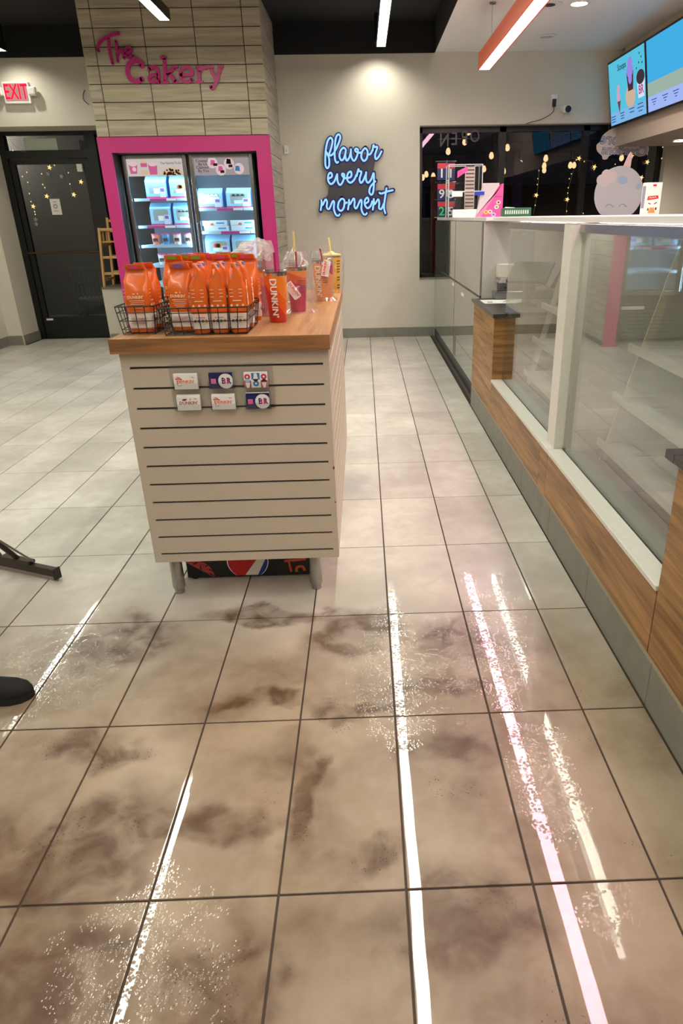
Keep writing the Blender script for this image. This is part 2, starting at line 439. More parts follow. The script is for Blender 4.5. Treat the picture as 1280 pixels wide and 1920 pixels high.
sof = MB().box(.9, 3.09, -3, WY, 3.23, 3.53)
struct('ceiling_soffit', sof, CEILW)
struct('trim_1', B(.894, .9, -3, WY, 3.228, 3.53), BLACKP)
struct('trim_2', B(-.965, .894, WY-.006, WY, 3.222, 3.53), BLACKP)
struct('trim_3', B(-4.745, -2.765, WY-.006, WY, 3.225, 3.53), BLACKP)
struct('trim_4', B(-4.745, -4.739, -3, WY-.006, 3.225, 3.53), BLACKP)
struct('wall_bulkhead', B(3.09, 4.7, -3, 9.13, 2.22, 3.53), mat('bulkhead paint', (200, 186, 172), .7))

def baseboard(name, segs):
    """grey tile skirting: (x0,y0,x1,y1,nx,ny) runs"""
    root = thing(name, None, None, kind='structure')
    for (x0, y0, x1, y1, nx, ny) in segs:
        L = math.hypot(x1-x0, y1-y0); n = max(1, round(L/.61)); t = .011
        for k in range(n):
            a, b_ = k/n, (k+1)/n; g_ = .0012/L
            ax, ay = x0+(x1-x0)*(a+g_), y0+(y1-y0)*(a+g_); bx, by = x0+(x1-x0)*(b_-g_), y0+(y1-y0)*(b_-g_)
            obj('base_tile', B(min(ax, bx, ax+nx*t, bx+nx*t), max(ax, bx, ax+nx*t, bx+nx*t), min(ay, by, ay+ny*t, by+ny*t), max(ay, by, ay+ny*t, by+ny*t), .0005, .122, bev=.0015), BASET, root)
    return root
baseboard('baseboard_back', [(-.96, WY, .92, WY, 0, -1), (-3.40, WY, -2.77, WY, 0, -1), (-4.735, WY, -4.56, WY, 0, -1), (-4.55, WY, -4.55, 9.78, 1, 0)])
baseboard('baseboard_left', [(-4.745, 5.0, -4.745, 9.23, 1, 0)])

# ------------------------------------------------------------------ the tiled pillar with its pink surround
PX0, PX1, PY = -2.765, -.965, 8.15
pil = MB()
pil.box(PX0+.01, -2.64, PY+.012, WY, 0, 3.53); pil.box(-1.11, PX1-.01, PY+.012, WY, 0, 3.53)
pil.box(-2.64, -1.11, PY+.012, WY, 2.155, 3.53)
pillar = struct('wall_pillar', pil, mat('tile joint dark', (46, 42, 38), .7))
zs = [2.304+.0, 2.458, 2.618, 2.778, 2.938, 3.098, 3.258, 3.418, 3.53]
xs = [PX0, -2.638, -2.136, -1.632, -1.146, PX1]
for i in range(len(xs)-1):
    for k in range(len(zs)-1):
        obj('wall_tile', B(xs[i]+.004, xs[i+1]-.004, PY, PY+.012, zs[k]+.004, zs[k+1]-.004, bev=.0012), PLANK, pillar)
zz = [.06+.16*k for k in range(22)]+[3.53]
for k in range(len(zz)-1):
    cuts = [PY+.002, 8.62, WY-.002]
    for q in range(2):
        obj('wall_tile', B(PX1-.010, PX1+.002, cuts[q]+.002, cuts[q+1]-.002, zz[k]+.003, zz[k+1]-.003, bev=.0012), PLANKY, pillar)
    obj('wall_tile', B(PX0-.002, PX0+.010, PY+.002, WY-.002, zz[k]+.003, zz[k+1]-.003, bev=.0012), PLANKY, pillar)
fr = MB(); fr.box(PX0-.006, -2.64, PY-.02, PY+.012, 0, 2.30); fr.box(-1.11, PX1+.006, PY-.02, PY+.012, 0, 2.30); fr.box(-2.64, -1.11, PY-.02, PY+.012, 2.155, 2.30)
struct('trim_5', fr, PINKP)

# ------------------------------------------------------------------ door, side window, big window
door = thing('door_1', None, None, (-3.95, 9.78, 0), kind='structure')
DY = 9.75
f_ = MB(); f_.box(-4.55, -4.47, DY-.03, DY+.07, 0, 2.54); f_.box(-3.47, -3.41, DY-.03, DY+.07, 0, 2.54)
f_.box(-4.47, -3.47, DY-.03, DY+.07, 2.24, 2.33); f_.box(-4.47, -3.47, DY-.03, DY+.07, 2.50, 2.54); f_.box(-4.47, -3.47, DY-.03, DY+.07, 0, .012)
obj('door_frame', f_, BLACKM, door)
obj('transom_pane', B(-4.47, -3.47, DY+.01, DY+.018, 2.33, 2.50), NIGHTG, door)
lf = MB(); lf.box(-4.465, -4.40, DY-.01, DY+.04, .014, 2.235); lf.box(-3.535, -3.475, DY-.01, DY+.04, .014, 2.235); lf.box(-4.40, -3.535, DY-.01, DY+.04, .014, .295); lf.box(-4.40, -3.535, DY-.01, DY+.04, 2.175, 2.235)
leaf = obj('door_leaf', lf, BLACKM, door)
obj('glass_pane', B(-4.40, -3.535, DY+.01, DY+.018, .295, 2.175), NIGHTG, leaf)
pb = MB().tube([(-4.45, DY-.06, 1.125), (-3.50, DY-.06, 1.125)], .013, 10); pb.tube([(-4.43, DY-.06, 1.125), (-4.43, DY, 1.125)], .01); pb.tube([(-3.51, DY-.06, 1.125), (-3.51, DY, 1.125)], .01)
obj('push_bar', pb, mat('bronze bar', (92, 70, 50), .35, metal=.8), leaf, smooth=True)
obj('door_tag', B(-4.42, -4.33, DY-.013, DY-.010, .25, .275), WHITE, leaf)
cl = MB().box(-3.62, -3.55, DY-.05, DY-.01, 2.08, 2.17, bev=.006); obj('door_closer_box', cl, WHITE, leaf)

win2 = thing('window_2', None, None, (-3.0, DY, .69), kind='structure')
f_ = MB(); f_.box(-3.41, -3.34, DY-.03, DY+.07, .69, 2.54); f_.box(-3.34, -2.6, DY-.03, DY+.07, .69, .75); f_.box(-3.34, -2.6, DY-.03, DY+.07, 2.50, 2.54)
obj('window_frame', f_, BLACKM, win2)
obj('glass_pane', B(-3.34, -2.6, DY+.01, DY+.018, .75, 2.50), NIGHTG, win2)
obj('window_sill', B(-3.41, -2.77, WY-.02, DY-.03, .69, .712), mat('grey sill', (120, 112, 102), .5), win2)

WD = 9.40
win1 = thing('window_1', None, None, (2.2, WD, .73), kind='structure')
f_ = MB()
for x0, x1 in ((.725, .765), (1.72, 1.80), (2.76, 2.84), (3.74, 3.78)): f_.box(x0, x1, WD-.04, WD+.06, .73, 2.49)
obj('mullion_frame', f_, BLACKM, win1)
f_ = MB(); f_.box(.725, 3.78, WD-.04, WD+.06, .73, .79); f_.box(.725, 3.78, WD-.04, WD+.06, 2.42, 2.49)
obj('rail_frame', f_, BLACKM, win1)
for x0, x1 in ((.765, 1.72), (1.80, 2.76), (2.84, 3.74)):
    obj('glass_pane', B(x0, x1, WD, WD+.008, .79, 2.42), NIGHTG, win1)
rv = MB(); rv.box(.725, 3.78, WY+.002, WD-.04, 2.478, 2.49); rv.box(.725, 3.78, WY-.01, WD-.04, .73, .745)
obj('window_reveal', rv, mat('grey reveal', (142, 132, 122), .6), win1)

# ------------------------------------------------------------------ ceiling lamps
def linear_lamp(name, x, z, y0, y1, label, house, wdt, hgt, ecol, estr, rim=.012, zc=3.53, wires=()):
    t = thing(name, label, 'ceiling light', (x, (y0+y1)/2, z))
    h = MB(); h.box(x-wdt/2, x-wdt/2+rim, y0, y1, z, z+hgt); h.box(x+wdt/2-rim, x+wdt/2, y0, y1, z, z+hgt)
    h.box(x-wdt/2+rim, x+wdt/2-rim, y0, y1, z+hgt*.55, z+hgt); h.box(x-wdt/2+rim, x+wdt/2-rim, y0, y0+rim, z, z+hgt*.55); h.box(x-wdt/2+rim, x+wdt/2-rim, y1-rim, y1, z, z+hgt*.55)
    obj('housing', h, house, t)
    obj('diffuser', B(x-wdt/2+rim, x+wdt/2-rim, y0+rim, y1-rim, z+.004, z+.010), emis(name+' glow', None, estr, ecol), t)
    for k, wy in enumerate(wires):
        wr = MB().cyl((x, wy, 0), .0025, z+hgt, zc-.012, 6); wr.cyl((x, wy, 0), .03, zc-.012, zc, 12); obj('hanging_wire', wr, STEELD, t)
    return t
LX = ((.245, 8.30, 'black linear ceiling lamp ending above the blue script sign', -2.4), (-1.69, 7.22, 'black linear ceiling lamp ending in front of the tiled pillar', -2.4), (-3.63, 8.30, 'black linear ceiling lamp ending near the exit sign', 0.0))
for x, ye, lb, ys in LX:
    linear_lamp('linear_ceiling_lamp', x, 3.10, ys, ye, lb, BLACKM, .10, .085, COL_W, LAMP_W, rim=.008, wires=(ys+.5, (ys+ye)/2, ye-.4))
linear_lamp('pink_pendant_lamp', 1.225, 2.775, -1.5, 7.66, 'long orange pendant lamp with pinkish glow over the counter', ORANGE, .120, .135, COL_P, LAMP_P, rim=.011, zc=3.23, wires=(-.8, 3.2, 7.3))
# two slim tubes on the soffit, seen only as reflections on the wet floor
for x, c, y0, y1, s_, lb in ((1.775, (1, .95, .8), 3.55, 5.5, 60, 'slim white tube lamp on the soffit'), (1.65, (1, .85, .55), 3.55, 5.0, 45, 'slim yellowish tube lamp on the soffit')):
    t = thing('tube_lamp', lb, 'ceiling light', (x, (y0+y1)/2, 3.2))
    obj('tray', B(x-.03, x+.03, y0-.02, y1+.02, 3.205, 3.23), WHITE, t)
    obj('tube', MB().tube([(x, y0, 3.185), (x, y1, 3.185)], .018, 10), emis(lb+' glow', None, s_, c), t)
def downlight(p, lab, lit, zc=3.23, watts=DOWN_W):
    t = thing('downlight', lab, 'downlight', (p[0], p[1], zc), 'round downlights in the soffit' if zc > 3 else None)
    obj('trim_ring', MB().lathe((p[0], p[1], 0), [(.070, zc-.002), (.100, zc-.004), (.098, zc-.010), (.075, zc-.012), (.070, zc-.002)], 24), WHITE, t, smooth=True)
    obj('lens', MB().cyl((p[0], p[1], 0), .072, zc-.006, zc-.001, 24), emis('downlight glow', None, 14, (1, .93, .76)) if lit else mat('unlit lens', (196, 192, 184), .4), t)
    if lit:
        l = bpy.data.lights.new('downlight_beam', 'SPOT'); l.energy = watts; l.color = (1, .93, .78); l.spot_size = 2.8; l.spot_blend = 1.0; l.shadow_soft_size = .06
        o = bpy.data.objects.new('downlight_beam', l); COL.objects.link(o); o.parent = t; o.location = (0, 0, -.02)
downlight((2.02, 7.34), 'glowing round downlight in the white soffit', True)
downlight((2.035, 8.56), 'unlit round downlight in the soffit nearest the back wall', False)
downlight((2.04, 4.76), 'glowing round downlight in the soffit over the glass cases', True)
downlight((2.03, 2.2), 'glowing round downlight in the soffit over the near pier', True)
p = at(1275, 263, 2, 2.22)
downlight((p.x, p.y), 'glowing round downlight under the menu bulkhead', True, 2.22, 35)
t = thing('ceiling_speaker', 'ceiling vent plate with a dark broken opening beside the pendant lamp', 'ceiling vent', (1.76, 7.38, 3.23))
obj('plate', MB().lathe((1.76, 7.38, 0), [(.05, 3.224), (.12, 3.220), (.118, 3.2299), (.05, 3.2299)], 20), WHITE, t)
obj('dark_hole', MB().cyl((1.76, 7.38, 0), .052, 3.2215, 3.2285, 14), BLACKM, t)
# spot cans washing the back wall
for x, y, lb, e in ((.235, 8.93, 'small black ceiling spot can lighting the wall above the blue script sign', 22), (-3.9, 8.9, 'small black ceiling spot can lighting the wall by the exit sign', 16)):
    t = thing('spot_can', lb, 'spotlight', (x, y, 3.53))
    obj('can', MB().lathe((x, y, 0), [(.001, 3.52), (.045, 3.53), (.045, 3.27), (.038, 3.262), (.034, 3.30), (.001, 3.30)], 18), BLACKM, t, smooth=True)
    obj('lens', MB().cyl((x, y, 0), .033, 3.290, 3.296, 14), emis('spot glow', None, 10, (1, .95, .8)), t)
    l = bpy.data.lights.new('spot_beam', 'SPOT'); l.energy = e; l.color = (1, .95, .82); l.spot_size = 2.4; l.spot_blend = 1.0; l.shadow_soft_size = .03
    o = bpy.data.objects.new('spot_beam', l); COL.objects.link(o); o.parent = t; o.location = (0, 0, -.275); o.rotation_euler = (math.radians(10), 0, 0)

# ------------------------------------------------------------------ kiosk
KX0, KX1, KY0, KY1, KZ0, KZ1 = -.895, -.138, 2.48, 4.13, .185, 1.043
kiosk = thing('display_kiosk', 'greige slatwall kiosk with oak worktop standing on steel legs', 'kiosk', (-.515, 3.3, 0))
obj('worktop', B(-.915, -.130, 2.4525, 4.15, KZ1, 1.095, bev=.002), OAKT, kiosk)
obj('edge_band', B(-.915, -.130, 2.450, 2.4525, KZ1, 1.0945), OAKX, kiosk)
slots = [.986-.0763*k for k in range(11)]
SH = .0065
bd = MB(); bd.box(KX0+.016, KX1-.016, KY0+.014, KY1-.016, KZ0, KZ1)
obj('carcass', bd, GREYLAM, kiosk)
fp = MB(); sx0, sx1 = KX0+.030, KX1-.022
fp.box(KX0, sx0, KY0, KY0+.014, KZ0, KZ1); fp.box(sx1, KX1, KY0, KY0+.014, KZ0, KZ1)
edges = [KZ1]+[e for s_ in slots for e in (s_+SH/2+.001, s_-SH/2-.001)]+[KZ0]
for k in range(0, len(edges), 2): fp.box(sx0, sx1, KY0, KY0+.014, edges[k+1], edges[k])
obj('front_panel', fp, GREYLAM, kiosk)
for s_ in slots:
    obj('slot_channel', B(sx0, sx1, KY0+.009, KY0+.0139, s_-SH/2-.001, s_+SH/2+.001), DARKSLOT, kiosk)
for sgn, xx in ((1, KX1), (-1, KX0)):
    sp = MB(); a, b_ = (xx-.016, xx) if sgn > 0 else (xx, xx+.016)
    sp.box(a, b_, KY0+.0145, KY0+.05, KZ0, KZ1); sp.box(a, b_, KY1-.05, KY1, KZ0, KZ1)
    for k in range(0, len(edges), 2): sp.box(a, b_, KY0+.05, KY1-.05, edges[k+1], edges[k])
    obj('side_panel', sp, GREYLAM, kiosk)
    for s_ in slots: obj('slot_channel', B(a+.003, b_-.010 if sgn > 0 else b_-.003, KY0+.05, KY1-.05, s_-SH/2-.001, s_+SH/2+.001), mat('pale slot', (150, 128, 112), .6), kiosk)
lg = MB().lathe((0, 0, 0), [(.021, 0), (.021, .022), (.024, .024), (.027, .03), (.0255, .185)], 18)
for (x, y) in ((-.838, 2.555), (-.246, 2.555), (-.838, 4.05), (-.246, 4.05)):
    m_ = MB().join(lg, Matrix.Translation((x, y, 0))); obj('leg', m_, STEEL, kiosk, smooth=True)
for z_, h_ in ((.573, .012), (.43, .005)): obj('edge_chip', B(KX1-.006, KX1+.0004, KY0-.0004, KY0+.004, z_, z_+h_), mat('bare board', (120, 62, 30), .8), kiosk)

# printed crate pushed under the kiosk
crate = thing('printed_crate', 'black drinks crate with printed logos under the kiosk', 'crate', (-.55, 2.9, 0))
obj('shell', B(-.83, -.27, 2.665, 3.2, .006, .178, bev=.004), BLACKPL, crate)
cf = lambda a, b_, d: Vector((a, 2.665-d, b_))
def disc(mb, cx, cy, r, fn, d0, d1, a0=0, a1=2*PI, n=24, ry=None):
    pts = [(cx+r*math.cos(a0+(a1-a0)*k/n), cy+(ry or r)*math.sin(a0+(a1-a0)*k/n)) for k in range(n+(0 if a1-a0 > 6.2 else 1))]
    return mb.prism(pts, fn, d0, d1)
# donut part, globe and letter strokes, only their lower parts show below the kiosk
def cpx(px, py): p = at(px, py, 1, 2.665); return (p.x, p.z)
dx, dz_ = cpx(362, 1084)
obj('donut_print', disc(MB(), dx, dz_, .098, cf, .0003, .0009, 0, PI*.62), mat('coral print', (196, 70, 72), .5), crate)
hx_, hz_ = cpx(365, 1075)
obj('donut_hole_print', disc(MB(), hx_, hz_, .027, cf, .001, .0014), BLACKPL, crate)
for px, py, r in ((354, 1062, .9), (366, 1056, .5), (376, 1064, 1.6), (388, 1060, .7), (396, 1069, 2.7), (385, 1075, .1), (397, 1077, 2.5), (382, 1053, 2.7)):
    a, b_ = cpx(px, py); obj('sprinkle_print', MB().ribbon([(a-.011*math.cos(r), b_-.011*math.sin(r)), (a+.011*math.cos(r), b_+.011*math.sin(r))], .006, cf, .001, .0014, 0), BLACKPL, crate)
gx, gz = cpx(464, 1052); gr = .088; clipz = cpx(464, 1078)[1]
def gpoly(lo, hi):
    P = []; zz_ = [clipz+(.172-clipz)*k/16 for k in range(17)]
    for q in zz_: P.append((gx+lo((q-gz)/gr)*gr, q))
    for q in reversed(zz_): P.append((gx+hi((q-gz)/gr)*gr, q))
    return P
ce = lambda t_: math.sqrt(max(0, 1-min(1, abs(t_))**2))
obj('globe_white_print', MB().prism(gpoly(lambda t_: -ce(t_)*1.03-.02, lambda t_: ce(t_)*1.03+.02), cf, .0003, .0008), PAPER, crate)
obj('globe_red_print', MB().prism(gpoly(lambda t_: -ce(t_), lambda t_: max(-ce(t_), min(ce(t_), .40+.75*t_))), cf, .0009, .0013), mat('red print', (206, 34, 40), .5), crate)
obj('globe_blue_print', MB().prism(gpoly(lambda t_: min(ce(t_), .86+.5*t_), lambda t_: ce(t_)), cf, .0009, .0013), mat('blue print', (24, 62, 150), .5), crate)
LP = mat('orange red print', (222, 84, 46), .5)
obj('letter_print', MB().ribbon([cpx(533, 1052), cpx(573, 1048)], .012, cf, .0004, .001, 0).ribbon([cpx(541, 1052), cpx(546, 1072)], .009, cf, .0004, .001, 0), LP, crate)
obj('letter_print', MB().ribbon(cat_rom([cpx(556, 1072), cpx(556, 1065), cpx(561, 1062), cpx(568, 1063), cpx(571, 1070)], 4), .012, cf, .0004, .001, 0), LP, crate)

# ------------------------------------------------------------------ gift cards in a clear wall holder
FY = KY0
hold = thing('card_holder', 'clear acrylic card holder with six pockets on the slatwall', 'card holder', (-.53, FY, .82))
obj('back_plate', B(-.725, -.345, FY-.006, FY-.002, .825, .995, bev=.001), ACRYL, hold)
for x in (-.69, -.42): obj('hook_tab', B(x-.025, x+.025, FY-.008, FY+.008, .984, .998, bev=.001), ACRYL, hold)
obj('maker_plate', B(-.368, -.350, FY-.008, FY-.0065, .831, .840), BLACKPL, hold)
slots6 = [(-.662, .914), (-.534, .914), (-.407, .914), (-.662, .835), (-.534, .835), (-.407, .835)]
for cx_, cz_ in slots6:
    pk = MB(); pk.box(cx_-.046, cx_+.046, FY-.030, FY-.028, cz_-.004, cz_+.018); pk.box(cx_-.046, cx_+.046, FY-.030, FY-.006, cz_-.006, cz_-.004)
    pk.box(cx_-.048, cx_-.046, FY-.030, FY-.006, cz_-.006, cz_+.024); pk.box(cx_+.046, cx_+.048, FY-.030, FY-.006, cz_-.006, cz_+.024)
    obj('pocket', pk, ACRYL, hold)
NAVY = mat('navy print', (24, 32, 92), .35); DORANGE = mat('brand orange print', (236, 106, 30), .35); DPINK = mat('brand pink print', (226, 60, 120), .35); CARDW = mat('card stock', (244, 242, 238), .35); MAROON = mat('maroon print', (120, 44, 24), .4)
LBLUE = mat('sky blue print', (70, 160, 214), .4)
cw, chh = .0428, .054
names = ['white gift card stack with orange lettering and a cup drawing, top pocket', 'navy gift card stack with pink and white round emblem, between white and patterned cards', 'gift card stack with blue and pink ice cream pattern', 'white gift card stack with brown map print over orange lettering', 'white gift card stack with orange lettering, below the upper navy cards', 'navy gift card stack with white round emblem, below the patterned cards']
for i, (cx_, cz_) in enumerate(slots6):
    hh = chh if i < 3 else chh-.004
    nst = (.010, .008, .008, .014, .012, .010)[i]
    t = thing('gift_card', names[i], 'gift card', (cx_, FY-.02, cz_-.004), 'gift card stacks in the holder')
    y1_ = FY-.0275; y0_ = y1_+nst
    base = NAVY if i in (1, 5) else CARDW
    z0 = cz_-.004; st = MB()
    nn = 4
    for k in range(nn):
        yy = y1_+nst*k/nn; st.box(cx_-cw, cx_+cw, yy+.0002, yy+nst/nn-.0002, z0, z0+hh+(.0022*k if i > 2 else .001*k))
    obj('card_stack', st, base if i != 5 else NAVY, t)
    if i == 5: obj('card_behind', B(cx_-cw, cx_+cw, y0_-.002, y0_-.0005, z0, z0+hh+.010), CARDW, t)
    fn = lambda a, b_, d, cx_=cx_, z0=z0, y1_=y1_: Vector((cx_+a, y1_-d, z0+.027+b_))
    if i in (0, 3, 4):
        obj('lettering', text_mb("DUNKIN'", .0155, fn, 0, .0004, .02), DORANGE, t) if i != 3 else obj('lettering', text_mb("DUNKIN'", .0165, fn, 0, .0004, .02), mat('rust print', (176, 72, 34), .4), t)
        sm = MB(); sm.ribbon([(.020, .017), (.032, .017)], .0012, fn, 0, .0004, 0); sm.ribbon([(.023, .0145), (.033, .0145)], .0012, fn, 0, .0004, 0); obj('small_print', sm, mat('faint red print', (214, 130, 120), .5), t)
        if i == 3:
            mp = MB().prism([(-.022, .014), (-.014, .0165), (-.004, .0155), (-.006, .011), (-.014, .0085), (-.021, .010)], fn, 0, .0004); mp.ribbon([(.006, .011), (.009, .014), (.008, .017)], .002, fn, 0, .0004, 0); obj('map_print', mp, MAROON, t)
        else:
            cp = MB(); cp.ribbon([(-.036, .012), (-.012, .010)], .004, fn, 0, .0004, 0); cp.ribbon([(-.031, .018), (-.018, .0145)], .003, fn, 0, .0004, 0); cp.ribbon([(-.033, .008), (-.030, -.010)], .0014, fn, 0, .0004, 0); cp.ribbon([(-.015, .008), (-.017, -.003)], .0014, fn, 0, .0004, 0); cp.ribbon([(-.030, -.012), (-.020, -.015), (-.016, -.010)], .0014, fn, 0, .0004, 0)
            obj('cup_print', cp, mat('rust orange print', (206, 84, 26), .4), t)
    elif i in (1, 5):
        ds = MB(); pts = []
        for k in range(33):
            a = 2*PI*k/32; pts.append((min(cw, .018+.0275*math.cos(a)), max(-.027, min(.027, .0+.0275*math.sin(a)))))
        obj('white_disc', ds.prism(pts, fn, 0, .0003), PAPER, t)
        obj('emblem_left', text_mb('B', .030, lambda a, b_, d: fn(a+.0095, b_, d), .0004, .0007, .03, sx=.85), NAVY, t)
        obj('emblem_right', text_mb('R', .030, lambda a, b_, d: fn(a+.0285, b_, d), .0004, .0007, .03, sx=.85), NAVY, t)
        pk = MB(); pk.ribbon([(.0118, -.0095), (.0165, -.005), (.0125, 0), (.0160, .0045), (.0118, .0095)], .0048, fn, .0008, .0011, 0); pk.ribbon([(.0265, -.0095), (.0265, .0095)], .0045, fn, .0008, .0011, 0); obj('emblem_pink', pk, DPINK, t)
        lb = MB().prism([(-.036, -.009), (-.018, -.009), (-.018, .009), (-.036, .009)], fn, 0, .0004); obj('pink_square', lb, mat('light pink print', (236, 126, 182), .4), t)
        ln = MB()
        for q in (-.0045, 0, .0045): ln.ribbon([(-.033, q), (-.021, q)], .0012, fn, .0005, .0008, 0)
        obj('square_lines', ln, mat('mid pink print', (206, 60, 140), .4), t)
    else:
        a_ = MB(); b2 = MB(); c_ = MB(); d_ = MB(); e_ = MB()
        for q in (-.030, .030): disc(a_, q, .013, .0105, fn, 0, .0003, n=16); disc(d_, q, .013, .004, fn, .0004, .0007, n=10)
        b2.prism([(-.015, .003), (.015, .003), (.015, .027), (-.015, .027)], fn, 0, .0003)
        d_.prism([(-.009, .003), (.009, .003), (.005, .026), (-.005, .026)], fn, .0004, .0007)
        disc(b2, .0, -.012, .0105, fn, 0, .0003, n=16); disc(d_, .0, -.012, .004, fn, .0004, .0007, n=10)
        for q in (-.030, .030): a_.prism([(q-.012, -.027), (q+.012, -.027), (q+.012, .0), (q-.012, .0)], fn, 0, .0003); d_.prism([(q-.005, -.027), (q+.005, -.027), (q+.009, -.008), (q-.009, -.008)], fn, .0004, .0007)
        disc(c_, 0, .005, .0095, fn, .0008, .001, PI, 2*PI, 12); disc(c_, .030, -.005, .0095, fn, .0008, .001, 0, PI, 12)
        e_.prism([(-.038, -.006), (-.022, -.006), (-.022, .006), (-.038, .006)], fn, .0008, .001)
        objs('pink_pattern', a_, mat('raspberry print', (206, 44, 92), .4), t); objs('blue_pattern', b2, mat('azure print', (44, 128, 190), .4), t); objs('dark_scoop', c_, mat('chocolate print', (40, 24, 26), .4), t); objs('white_pattern', d_, PAPER, t); obj('aqua_scoop', e_, mat('aqua print', (140, 214, 224), .4), t)
from mathutils import noise as mnoise
# ------------------------------------------------------------------ wire baskets
def basket(x0, x1, y0, y1, z0, z1, label):
    t = thing('wire_basket', label, 'basket', ((x0+x1)/2, (y0+y1)/2, z0), 'black wire baskets on the worktop')
    r = .0017; fl = .012     # flare of the rim
    obj('rim', MB().tube([(x0-fl, y0-fl, z1), (x1+fl, y0-fl, z1), (x1+fl, y1+fl, z1), (x0-fl, y1+fl, z1), (x0-fl, y0-fl, z1)], .0026, 6), BLACKM, t)
    for h in (.02, .05, .08):
        f2 = fl*h/(z1-z0)
        for P_ in (((x0-f2, y0-f2), (x1+f2, y0-f2)), ((x1+f2, y0-f2), (x1+f2, y1+f2)), ((x0-f2, y1+f2), (x1+f2, y1+f2)), ((x0-f2, y0-f2), (x0-f2, y1+f2))):
            obj('wire', MB().tube([(*P_[0], z0+h), (*P_[1], z0+h)], r, 5), BLACKM, t)
    nx = max(2, round((x1-x0)/.032)); ny = max(2, round((y1-y0)/.032))
    for k in range(nx+1):
        x = x0+(x1-x0)*k/nx; xf_ = x0-fl+(x1-x0+2*fl)*k/nx
        obj('wire', MB().tube([(xf_, y0-fl, z1), (x, y0, z0+.003), (x, y1, z0+.003), (xf_, y1+fl, z1)], r, 5), BLACKM, t)
    for k in range(ny+1):
        y = y0+(y1-y0)*k/ny; yf_ = y0-fl+(y1-y0+2*fl)*k/ny
        obj('wire', MB().tube([(x0-fl, yf_, z1), (x0, y, z0+.003), (x1, y, z0+.003), (x1+fl, yf_, z1)], r, 5), BLACKM, t)
TZ = 1.095
basket(-.888, -.772, 2.545, 2.84, TZ, 1.196, 'smaller black wire basket at the outer worktop corner')
basket(-.722, -.430, 2.50, 2.76, TZ, 1.192, 'larger black wire basket holding the front row of orange bags')

